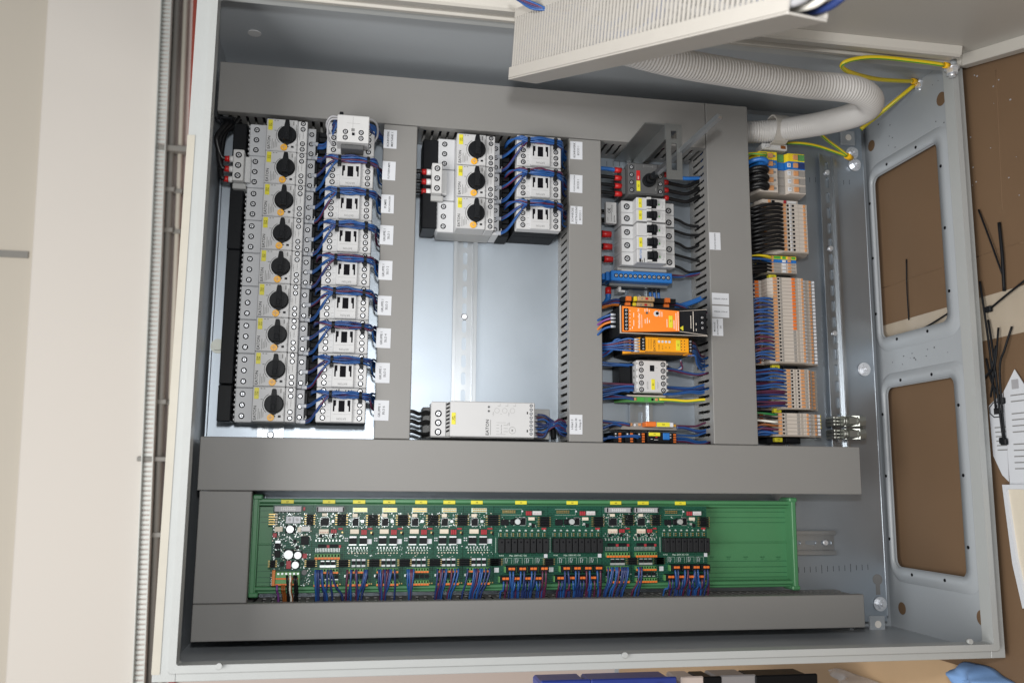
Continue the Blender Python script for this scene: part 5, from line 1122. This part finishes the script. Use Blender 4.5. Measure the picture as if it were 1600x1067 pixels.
# power and controller board
b = Board(424, 487, "leftmost densely populated controller board with two white trimmers and silver capacitors"); b.set(232, 690)
b.bx("header_plug", 252, 560, 96, 162, 8, "wire_grey", .6); b.bx("header_cavity", 325, 492, 106, 152, .6, "device_white", .1, 8); b.dots(332, 486, 7, 118, .7, .7, 9, 1); b.dots(332, 486, 7, 140, .7, .7, 9, 1)
for zx in (388, 474): b.bx("trimmer", zx, zx + 82, 214, 292, 6, "paper", .5); apart("trimmer_dial", MB().cyl(b.X(zx + 41), BY(250), Z0 + 6, Z0 + 6.6, 2.0, 14), "wire_grey", b.t)
b.bx("coil", 386, 492, 314, 404, 4.6, "black", .8); apart("coil_core", MB().cyl(b.X(438), BY(360), Z0 + 4.6, Z0 + 5, 4.6, 18), "solder", b.t)
b.bx("coin_relay", 566, 668, 326, 384, 4, "device_white", .5); b.bx("beige_block", 522, 562, 336, 392, 3, "comp_beige")
b.bx("chip", 566, 655, 440, 536, 2.4, "black"); b.bx("chip", 272, 340, 520, 580, 2.4, "black"); b.bx("chip_tab", 274, 338, 486, 518, 2, "solder"); b.bx("chip", 272, 338, 600, 676, 2.4, "black"); b.bx("small_chip", 476, 514, 478, 520, 1.8, "black"); b.bx("small_chip", 506, 546, 548, 582, 1.8, "black"); b.bx("small_chip", 340, 384, 726, 776, 2, "black")
for zx, zy, r_ in ((436, 640, 5.6), (542, 648, 4.5), (518, 755, 4.4)):
    x, y = b.X(zx), BY(zy); apart("capacitor_can", MB().cyl(x, y, Z0, Z0 + 11, r_, 22).box(x - r_ - .5, x + r_ + .5, y - r_ - .5, y + r_ + .5, Z0 + .05, Z0 + 1.5, .8, 1), ["solder", "black"], b.t)
x, y = b.X(620), BY(842); apart("choke", MB().cyl(x, y, Z0, Z0 + 5, 3.4, 16), "dark_grey", b.t)
b.bx("red_part", 592, 642, 634, 686, 3, "comp_red"); b.bx("red_part", 412, 464, 712, 802, 3, "comp_red"); b.bx("red_part", 244, 290, 404, 452, 2.4, "comp_red"); b.bx("red_part", 575, 600, 108, 148, 3, "comp_red"); b.bx("beige_block", 262, 352, 330, 386, 2.4, "comp_beige")
for k in range(5): b.sb(190, 262, 186 + k * 28, 196 + k * 28, 3, 4); b.sb(268, 290, 184 + k * 28, 200 + k * 28, 3, 2)
b.bridge(620, 700, 192, 316, 5); b.bridge(228, 288, 706, 790, 4); b.bridge(640, 740, 706, 790, 4); b.scatter(31, 260, 245, 680, 170, 480); b.scatter(32, 200, 245, 680, 480, 810); b.scatter(33, 30, 590, 690, 820, 1000); b.scatter(34, 12, 245, 270, 820, 990)
b.bx("power_plug", 300, 575, 830, 985, 10, "terminal_green", .6); b.bx("plug_release", 305, 556, 896, 914, 1, "orange_clip", .2, 10); b.bx("plug_release", 305, 556, 960, 978, 1, "orange_clip", .2, 10); b.bx("plug_key", 262, 298, 812, 985, 9, "wire_orange", .4)
for k in range(6): b.bx("plug_screw", 320 + k * 44, 345 + k * 44, 838, 862, .8, "solder", .2, 10)
b.tagy(449); b.done()
c = thing("wire_bundle", "violet, brown, white and black wires leaving the leftmost controller board", "wires", (-30, -600, 50), "wires hanging from the circuit boards")
for zx, m, zy in ((322, "wire_violet", 985), (380, "wire_brown", 985), (404, "wire_brown", 985), (432, "wire_black", 880), (468, "wire_white", 880), (476, "wire_brown", 884), (512, "wire_black", 880), (534, "wire_black", 884)):
    x = b.X(zx); y = BY(zy); wire(c, [(x, y + 1, 57), (x + .6, y - 4, 60), (x + (2 if m == "wire_black" else .5), -596, 56), (x + 2, -604, 50), (x + 2, -614, 44)], 1.6, m)
def starts(b, zxs, zy, dx): return [(b.X(z), BY(zy), Z0 + 7, b.X(z) + d) for z, d in zip(zxs, dx)]
r_ = random.Random(77)
bA = boardA(487, 537, "board with grey header plug next to the leftmost controller board", 514, 8, 8, seed=40)
wires_down("blue wires hanging from the second circuit board from the left", starts(bA, [60, 78, 96, 118, 128, 188, 215, 226], 825, [2, 2, 1, 6, 8, -2, 4, 16]), 1)
bl = [("first", [404, 445, 452, 500, 508, 600, 618, 630], [-2, 2, -8, 4, 6, -20, -22, -14]), ("second", [420, 440, 470, 490, 520, 545, 560, 600], [8, 6, -6, 4, -8, -14, -16, 2]), ("third", [400, 420, 436, 452, 470], [8, 5, 2, -2, -6]),
      ("fourth", [398, 440, 455, 490, 500, 560, 600, 636], [-4, -12, -10, -14, -12, -10, -18, -20]), ("fifth", [400, 470, 490, 510, 540, 560, 600, 640], [-14, -10, -10, -14, -18, -14, -22, -24])]
for k, (p0, p1, tp) in enumerate(((537, 583, 561), (583, 630, 608), (630, 677, 658), (677, 723, 702), (723, 771, 745))):
    b = boardB(p0, p1, "board with two black transistors, %s of five alike from the left" % bl[k][0], tp, 50 + k * 3)
    wires_down("blue and purple wires hanging from the %s transistor board" % bl[k][0], starts(b, bl[k][1], 828, [d * .45 for d in bl[k][2]]), 60 + k)
for k, (p0, p1, tp, nm) in enumerate(((771, 856, 814, "left of the two neighbouring boards with eight black relays"), (856, 940, 894, "right of the two neighbouring boards with eight black relays"))):
    b, st = boardR(p0, p1, "relay board, " + nm, tp, 80 + k); wires_down("blue and purple wires under the relay board that is " + nm.split(" boards")[0], st, 90 + k)
for k, (p0, p1, tp, nm, zs) in enumerate(((940, 986, 962, "left", [60, 100, 118, 150, 166, 182, 215, 225, 245, 262, 285]), (986, 1028, 1005, "right", [75, 92, 110]))):
    b = boardA(p0, p1, "board with grey header plug, %s one of the pair between relay boards" % nm, tp, 8, 8, seed=100 + 5 * k)
    wires_down("blue wires hanging from the %s board of the pair between relay boards" % nm, starts(b, zs, 826, [r_.uniform(-10, -2) for _ in zs]), 110 + k)
b, st = boardR(1028, 1105, "last relay board at the right, beside the empty green carrier", 1063, 120, True); wires_down("blue and purple wires hanging from the last relay board at the right", st, 130)
# ================================================================== duct, hose and wires on the open door
F0 = CAM + ray(794, 125) * 1050; N0 = CAM + ray(1180, 34) * 656
E1 = (N0 - F0).normalized(); E3 = Vector((0, DC, DS)); E3 = (E3 - E1 * E3.dot(E1)).normalized(); E2 = E1.cross(E3)
if E2.x < 0: E2 = -E2
LD = (N0 - F0).length + 34
def lpt(w, s, h): return tuple(F0 + E2 * w + E1 * s + E3 * h)          # across, along and up (towards the door) from the cover's corner
def lmb(mb): mb.v = [lpt(*v) for v in mb.v]; return mb
dd = thing("door_wiring_duct", "beige finned wiring duct fixed on the open cabinet door, its near end out of focus", "wiring duct", lpt(18, LD / 2, 80))
def dap(name, mb, m, t): return apart(name, lmb(mb), m, t)
dap("base", MB().box(2, 35, 1, LD - 1, 78, 80), "duct_beige", dd)
for x0 in (2, 34):
    b = MB(); b.box(x0, x0 + 1.2, 1, LD - 1, 70, 77.9); k = 0
    while 3 + k * 6.4 < LD - 6: b.box(x0, x0 + 1.2, 3 + k * 6.4, 6.4 + k * 6.4, 10, 70); k += 1
    tag(dap("fins", b, "duct_beige", dd), kind="stuff")
cv = MB(); cv.box(0, 37, 0, LD, 0, 2, .6); cv.box(0, 1.5, .2, LD - .2, 2.1, 14); cv.box(35.5, 37, .2, LD - .2, 2.1, 14); dap("cover", cv, "duct_beige", dd)
dap("far_end", MB().box(4, 33.5, 2, 4, 3, 77), "duct_beige", dd)
fl = thing("wire_bundle", "grey and blue wires added inside the finned door duct to darken its gaps", "wires", lpt(18, LD / 2, 40)); rq = random.Random(4)  # filling added so the gaps between the fins read darker
for k in range(14):
    pts = [(rq.uniform(8, 30), 8 + j * (LD - 20) / 7, rq.uniform(10, 66)) for j in range(8)]
    apart("wire", lmb(MB().tube(pts, rq.choice((2, 3, 4)), 6, k=3)), rq.choice(("wire_grey", "wire_navy", "dark_grey", "wire_blue", "taupe")), fl)
ce = thing("cable_bundle", "blurred grey blue cable ends coming out of the finned duct's near end", "cables", lpt(18, LD, 30))
for k in range(9):
    x0 = 5 + (k % 5) * 6.6; h0 = 8 + (k // 5) * 15 + (k % 2) * 5; apart("cable", lmb(MB().tube([(x0, LD - 20, h0), (x0 + 1, LD + 4, h0 + 1), (x0 + 2, LD + 16, h0 + 6)], 3.1, 8)), ("wire_grey", "wire_navy", "wire_white")[k % 3], ce)
c = thing("wire_bundle", "loose blue and purple wires over the finned duct on the door", "wires", lpt(0, 60, 80))
for k, m in enumerate(("wire_blue", "wire_purple", "wire_navy", "wire_blue")):
    q0, q1, q2, q3 = [CAM + ray(px_, py_) * dp for px_, py_, dp in ((795 + k * 4, -10 + k * 3, 985), (836, 6 + k * 3, 975), (868 + k * 5, 20 - k * 3, 965), (905 + k * 10, 21 - k * 8, 955))]
    wire(c, [q0, q1, q2, q3], 1.5, m)
# corrugated hose
hs = thing("corrugated_hose", "thick white corrugated hose looping from the door into the cabinet", "hose", (630, 70, 50))
HP = [(600, 72, 42), (629, 71, 45)]
for px, py, z in ((1215, 204, 62), (1285, 193, 130), (1340, 178, 215), (1360, 160, 262), (1335, 141, 290), (1250, 131, 300), (1150, 115, 312), (1050, 97, 330), (950, 70, 350), (870, 40, 372)):
    x, y = at(px, py, z); HP.append((x, y, z))
P = smooth(HP, 26); L = [0]
for i in range(1, len(P)): L.append(L[-1] + (P[i] - P[i - 1]).length)
n = int(L[-1] / 1.05); Q = []; j = 0
for i in range(n):
    s_ = L[-1] * i / (n - 1)
    while j < len(L) - 2 and L[j + 1] < s_: j += 1
    f_ = (s_ - L[j]) / max(1e-6, L[j + 1] - L[j]); Q.append(P[j].lerp(P[j + 1], f_))
mb_ = MB(); mb_.tube(Q, 17.2, 20, k=1, rf=lambda i, n_: (1.0, 0.985, .93, .93, .985)[i % 5] if False else (1.0, .985, .93, .955)[i % 4])
apart("corrugated_tube", mb_, "hose", hs)
hc = thing("hose_clip", "pale plastic saddle clip with a screw holding the corrugated hose", "hose clip", (670, 60, 10))
n_ = 14; A0 = [math.radians(-30 + i * 240 / (n_ - 1)) for i in range(n_)]
ax = Vector(Q[60]) if False else None
x, y = at(1216, 203, 62); cx, cy, cz = x, y, 62
V = [];
for s_ in (-11, 11):
    for rad in (20.0, 22.4):
        for a in A0: V.append((cx + s_, cy + rad * math.cos(a + .0), cz - 2 + rad * math.sin(a)))
F = []
for i in range(n_ - 1):
    F += [(i, i + 1, n_ + i + 1, n_ + i), (n_ + i, n_ + i + 1, 3 * n_ + i + 1, 3 * n_ + i), (3 * n_ + i, 3 * n_ + i + 1, 2 * n_ + i + 1, 2 * n_ + i), (2 * n_ + i, 2 * n_ + i + 1, i + 1, i)]
apart("strap", MB().add(V, F), "duct_beige", hc)
apart("foot", MB().box(cx - 22, cx + 20, cy - 28, cy - 17.5, 30, 52, 2).box(cx - 6, cx + 6, cy - 26, cy - 18, 2, 29.8, 1), "device_white", hc)
apart("screw", MB().cyl(cx - 14, cy - 23, 52, 55, 3.4, 12), "steel", hc); apart("slot", MB().box(cx + 8, cx + 16, cy - 26, cy - 21, 52, 52.3), "wire_brown", hc)
# earthing leads
def earth(label, pts, r=3.0):
    c = thing("earth_lead", label, "cable", pts[0], "yellow green earth leads"); wire(c, pts, r, "pe_yellow", 8, name="insulation")
    p2 = [(p[0] - .4, p[1] - 1.5, p[2] + .6) for p in pts]; wire(c, p2, r * .52, "pe_green", 6, name="green_stripe")
    return c
def lug(c, p, q):
    p, q = Vector(p), Vector(q); apart("lug_sleeve", MB().tube([p, p.lerp(q, .65)], 4.2, 8), "lug", c); apart("lug_eye", MB().tube([p.lerp(q, .6), q], 2.6, 6), "steel", c)
def A3(px, py, z): x, y = at(px, py, z); return (x, y, z)
pts = [A3(1475, 102, 238), A3(1440, 97, 240), A3(1370, 90, 242), A3(1330, 94, 240), A3(1315, 103, 232), A3(1330, 114, 212), A3(1370, 124, 165), A3(1412, 127, 140), A3(1425, 127, 130)]
c = earth("yellow green earth lead looping between door hinge and cabinet wall", pts); lug(c, pts[0], A3(1486, 104, 236)); lug(c, pts[-1], A3(1436, 129, 122))
pts = [A3(1428, 134, 120), A3(1405, 153, 110), A3(1375, 178, 90), A3(1345, 202, 75)]
c = earth("yellow green earth lead running from the wall stud behind the hose", pts); lug(c, pts[0], A3(1437, 128, 122))
pts = [A3(1322, 244, 22), A3(1300, 236, 30), A3(1275, 228, 36), A3(1250, 224, 40), A3(1228, 224, 36)]
c = earth("yellow green earth lead from the plate bolts towards the hose clip", pts, 2.4); lug(c, pts[0], A3(1333, 250, 12))
pts = [A3(1324, 243, 24), A3(1310, 232, 32), A3(1295, 221, 44), A3(1280, 208, 58)]
c = earth("second short yellow green earth lead rising from the plate bolts", pts, 2.4); lug(c, pts[0], A3(1334, 250, 13))
def stud(px, py, z, label, axis='y'):
    x, y = at(px, py, z); t = thing("earth_stud", label, "bolt", (x, y, z), "earth studs")
    apart("nut", MB().cyl(x, z, y - 9, y - 2, 8, 6, axis='y', sm=False), "steel", t); apart("washer", MB().cyl(x, z, y - 1.9, y, 10, 16, axis='y').cyl(x, z, y - 13, y - 9.1, 4.5, 12, axis='y'), "steel", t); apart("base", MB().cyl(x, z, y, y + 9, 7, 14, axis='y'), "paint_in", t)
stud(1437, 130, 122, "earth stud with nut on the inner cabinet wall"); stud(1487, 106, 232, "earth stud with nut at the door hinge corner")
# ================================================================== bench: cardboard and what lies on it
XC = 880.0
solo("cardboard_sheet", MB().box(XC, XC + 3.5, -700, 330, -160, 720), "cardboard", "brown cardboard sheet lying on the bench under the cabinet", "cardboard", loc=(XC, -200, 100))
solo("cardboard_sheet", MB().box(XC + .5, XC + 3.4, 331, 900, -900, 720), "cardboard", "second cardboard sheet behind the open door side of the bench", "cardboard", loc=(XC, 600, 100)) if False else None
def BP(px, py, dx=0): y, z = atx(px, py, XC - dx); return y, z
tp = MB(); y0, z0 = BP(1378, 515); tp.box(XC - 1.2, XC - .4, -266, -207, -150, 715); solo("packing_tape", tp, "tape", "strip of pale packing tape across the cardboard sheet", "tape", loc=(XC - 1, -236, 100))
def ctie(label, pts, r=1.7, head=None):
    P3 = []
    for px, py, dx in pts: y, z = BP(px, py, dx); P3.append((XC - dx, y, z))
    t = thing("cable_tie", label, "cable tie", P3[0], "loose black cable ties on the cardboard"); apart("strap", MB().tube(P3, r * .62, 6), "black", t)
    if head is not None:
        h = P3[head]; apart("head", MB().box(h[0] - 3, h[0] + 2, h[1] - 4, h[1] + 4, h[2] - 4.5, h[2] + 4.5, 1), "black", t)
    return t
ctie("straight black cable tie seen through the upper bottom opening", [(1416, 405, 3), (1417, 450, 4), (1420, 500, 3)])
ctie("slanting black cable tie with head seen through the upper bottom opening", [(1430, 520, 4), (1455, 506, 8), (1487, 486, 6)], 1.9, 0)
ctie("thin leaning black cable tie at the upper right of the cardboard", [(1529, 328, 4), (1545, 370, 6), (1566, 428, 5)], 2.0)
ctie("thick upright black cable tie touching the leaning one", [(1561, 348, 4), (1566, 400, 5), (1569, 455, 4)], 3.6)
ctie("slanting black cable tie with head crossing the tape at the right edge", [(1546, 483, 5), (1570, 463, 8), (1604, 436, 8)], 2.2, 0)
ctie("long black cable tie hugging the cabinet's lower edge", [(1531, 440, 5), (1537, 480, 8), (1548, 560, 9), (1556, 640, 6)], 2.4)
ctie("black cable tie in the bunch leaning towards the tape", [(1544, 500, 6), (1553, 560, 10), (1563, 650, 8), (1568, 688, 6)], 2.4, 3)
ctie("black cable tie in the bunch ending beside the white card", [(1560, 512, 6), (1556, 560, 12), (1548, 620, 8)], 2.2)
ctie("black cable tie splayed to the right of the bunch", [(1581, 510, 5), (1570, 545, 9), (1562, 580, 10), (1570, 690, 7)], 2.4, 3)
ctie("short black cable tie low in the bunch near the card", [(1541, 560, 8), (1551, 600, 10), (1566, 626, 6)], 2.4, 2)
ctie("black cable tie crossing the middle of the bunch", [(1538, 590, 8), (1550, 575, 14), (1556, 540, 10)], 2.6)
def sheet(name, label, cat, px, dx, m, th=.8):
    P2 = [BP(a, b_, dx) for a, b_ in px]; t = thing(name, label, cat, (XC - dx, P2[0][0], P2[0][1])); apart("sheet", MB().prism(P2, XC - dx, XC - dx + th, 'x'), m, t); return t, P2
t, P2 = sheet("warning_card", "white card with an octagonal pictogram lying beside the black cable ties", "card", [(1545, 634), (1566, 614), (1572, 660), (1576, 752), (1566, 742), (1552, 712)], 2, "paper")
y, z = BP(1557, 640, 2.2); n = 8
apart("pictogram", MB().frame([(y + 11 * math.cos(i * .7854 + .39), z + 14 * math.sin(i * .7854 + .39)) for i in range(n)], [(y + 9.6 * math.cos(i * .7854 + .39), z + 12.4 * math.sin(i * .7854 + .39)) for i in range(n)], XC - 2.4, XC - 2.2, 'x').box(XC - 2.4, XC - 2.2, y - 6, y + 2, z - 5, z + 5).box(XC - 2.4, XC - 2.2, y + 3, y + 6, z - 2, z + 2), "ink", t)
ln = MB()
for k in range(6): y, z = BP(1556 + k * .9, 668 + k * 7, 2.2); ln.box(XC - 2.35, XC - 2.2, y - .7, y + .7, z - 2, z + 26)
tag(apart("print_lines", ln, "ink_soft", t), kind="stuff")
t, P2 = sheet("instruction_leaflet", "white printed leaflet with grey text lines at the right edge", "leaflet", [(1568, 612), (1585, 577), (1625, 640), (1630, 760), (1578, 757)], 4, "paper")
ln = MB()
for k in range(13):
    if k in (2, 7): continue
    y, z = BP(1579 + k * .6, 618 + k * 9.5, 4.2); ln.box(XC - 4.4, XC - 4.2, y - .7, y + .7, z, z + 60)
tag(apart("print_lines", ln, "ink_soft", t), kind="stuff"); y, z = BP(1586, 600, 4.2); apart("logo", MB().box(XC - 4.4, XC - 4.2, y - 6, y + 6, z - 6, z + 6), "wire_grey", t)
t = thing("gasket_frame", "white framed rectangular cover leaning at the lower right edge", "cover frame", (XC - 6, -450, 250)); y0, z0 = BP(1572, 760, 4); y1, z1 = BP(1600, 950, 4)
fr = [BP(*p, 5) for p in ((1570, 757), (1640, 757), (1660, 950), (1602, 950), (1586, 880))]; fi = [BP(*p, 5) for p in ((1576, 764), (1640, 764), (1660, 940), (1606, 936), (1592, 870))]
apart("frame", MB().frame(fr, fi, XC - 9, XC - 4, 'x'), "paper", t); apart("pane", MB().prism(fi, XC - 5.5, XC - 5, 'x'), "comp_beige", t)
# blue cloth: crumpled
def crumple(name, label, cat, px0, px1, py0, py1, dx0, amp, m, seed, nx=22, ny=16):
    r = random.Random(seed); ph = [(r.uniform(.02, .07), r.uniform(.02, .07), r.uniform(0, 6)) for _ in range(7)]; V = []
    c0 = BP((px0 + px1) / 2, (py0 + py1) / 2, dx0); (ya, za), (yb, zb) = BP(px0, py0, dx0), BP(px1, py1, dx0)
    V.append((XC - 1 - dx0, (ya + yb) / 2, (za + zb) / 2))
    for j in range(1, ny + 1):
        for i in range(nx):
            rr_ = j / ny; th = 2 * math.pi * i / nx; k = 1 + .07 * math.sin(3 * th + seed) + .05 * math.sin(7 * th)
            y = (ya + yb) / 2 + (yb - ya) / 2 * rr_ * k * math.cos(th); z = (za + zb) / 2 + (zb - za) / 2 * rr_ * k * math.sin(th)
            h = max(0, 1 - rr_ ** 3) * dx0 * (1 + amp * sum(math.sin(a * y + b_ * z + c) for a, b_, c in ph) / 4); V.append((XC - 1 - max(.3, h), y, z))
    mb = MB().add(V, [(0, 1 + i, 1 + (i + 1) % nx) for i in range(nx)] + [(1 + j * nx + i, 1 + (j + 1) * nx + i, 1 + (j + 1) * nx + (i + 1) % nx, 1 + j * nx + (i + 1) % nx) for j in range(ny - 1) for i in range(nx)], 0, True)
    o = solo(name, mb, m, label, cat, loc=(XC - 1, (ya + yb) / 2, (za + zb) / 2)); md = o.modifiers.new("thick", 'SOLIDIFY'); md.thickness = .0012; return o
crumple("cleaning_cloth", "crumpled light blue cleaning cloth beside the cabinet's lower right corner", "cloth", 1455, 1558, 1026, 1104, 34, .6, "cloth", 4, 40, 16)
crumple("plastic_bag", "crumpled clear plastic bag peeking out under the cabinet's lower edge", "plastic bag", 1268, 1392, 1036, 1115, 34, 1.1, "film", 8, 44, 22)
# storage boxes behind the cabinet's lower edge
def bin_(name, label, cat, px0, px1, z, m, top=1052, ribs=True):
    x0, y0 = at(px0, top, z); x1, _ = at(px1, top, z); t = thing(name, label, cat, ((x0 + x1) / 2, y0 - 120, z - 100))
    apart("body", MB().box(x0, x1, y0 - 230, y0 - 6, z - 70, z - 4, 3), m, t); apart("rim", MB().box(x0 - 2, x1 + 2, y0 - 235, y0, z - 3.9, z, 2), m, t)
    if ribs:
        for k in range(3): apart("rib", MB().box(x0 + (x1 - x0) * (k + .6) / 3.4, x0 + (x1 - x0) * (k + .6) / 3.4 + 5, y0 - 226, y0 - 8, z + .1, z + 5, 1), m, t)
    return t
bin_("storage_bin", "left blue plastic storage bin visible under the cabinet's lower edge", "storage bin", 848, 922, -60, "bin_blue", 1063); bin_("storage_bin", "right blue plastic storage bin visible under the cabinet's lower edge", "storage bin", 926, 1056, -60, "bin_blue", 1061)
bin_("wooden_upright", "pale wooden board between blue bin and black box", "board", 1066, 1098, -70, "wall_pink", 1057, False); bin_("equipment_case", "black equipment case with a grey panel under the cabinet's lower edge", "case", 1100, 1126, -70, "black", 1057, False)
bin_("grey_panel_box", "grey box between the two black shapes under the cabinet's edge", "box", 1128, 1180, -72, "wire_grey", 1055, False); bin_("equipment_case", "wide black case left of the clear plastic bag", "case", 1182, 1276, -70, "black", 1055, False)

db = MB(); r_ = random.Random(21)
for _ in range(14):
    px, py = r_.uniform(1505, 1600), r_.uniform(110, 330); y, z = BP(px, py, .3); w_ = r_.uniform(.3, .9); db.box(XC - .9, XC - .1, y - w_, y + w_, z - w_ * r_.uniform(.5, 2), z + w_)
solo("debris", db, "wire_grey", "scattered pale crumbs and wire scraps on the cardboard", "debris", kind="stuff", loc=(XC, 0, 150))
for k, (y0, y1, zz) in enumerate(((-204, 320, 240), (-690, -270, 300))):
    solo("cardboard_crease", MB().prism([(zz - 2, 0), (zz + 2, 0), (zz, .8)], y0, y1, 'y') if False else MB().box(XC - .5, XC - .05, y0, y1, zz - 1, zz + 1, .1), "cardboard", kind="structure") if False else None

cr = MB()
for (pa, pb) in (((1380, 450), (1484, 415)), ((1525, 402), (1600, 378)), ((1556, 110), (1566, 330))):
    (ya, za), (yb, zb) = BP(*pa, .2), BP(*pb, .2); cr.tube([(XC + .1, ya, za), (XC + .1, (ya + yb) / 2 + .8, (za + zb) / 2), (XC + .1, yb, zb)], .8, 6)
solo("cardboard_crease", cr, "cardboard", "faint raised creases across the cardboard sheet", "crease", kind="stuff", loc=(XC, -150, 100))
dt = MB(); r_ = random.Random(12)
for _ in range(42):
    y, z = r_.choice(((r_.uniform(45, 130), r_.uniform(0, 205)), (r_.uniform(-660, 130), r_.uniform(186, 205)), (r_.uniform(-280, -262), r_.uniform(0, 200)))); w_ = r_.uniform(.3, 1.0); dt.box(XR - .5, XR - .05, y - w_, y + w_, z - w_, z + w_ * r_.uniform(.6, 2.4))
tag(ap("swarf", dt, "dark_grey"), kind="stuff")
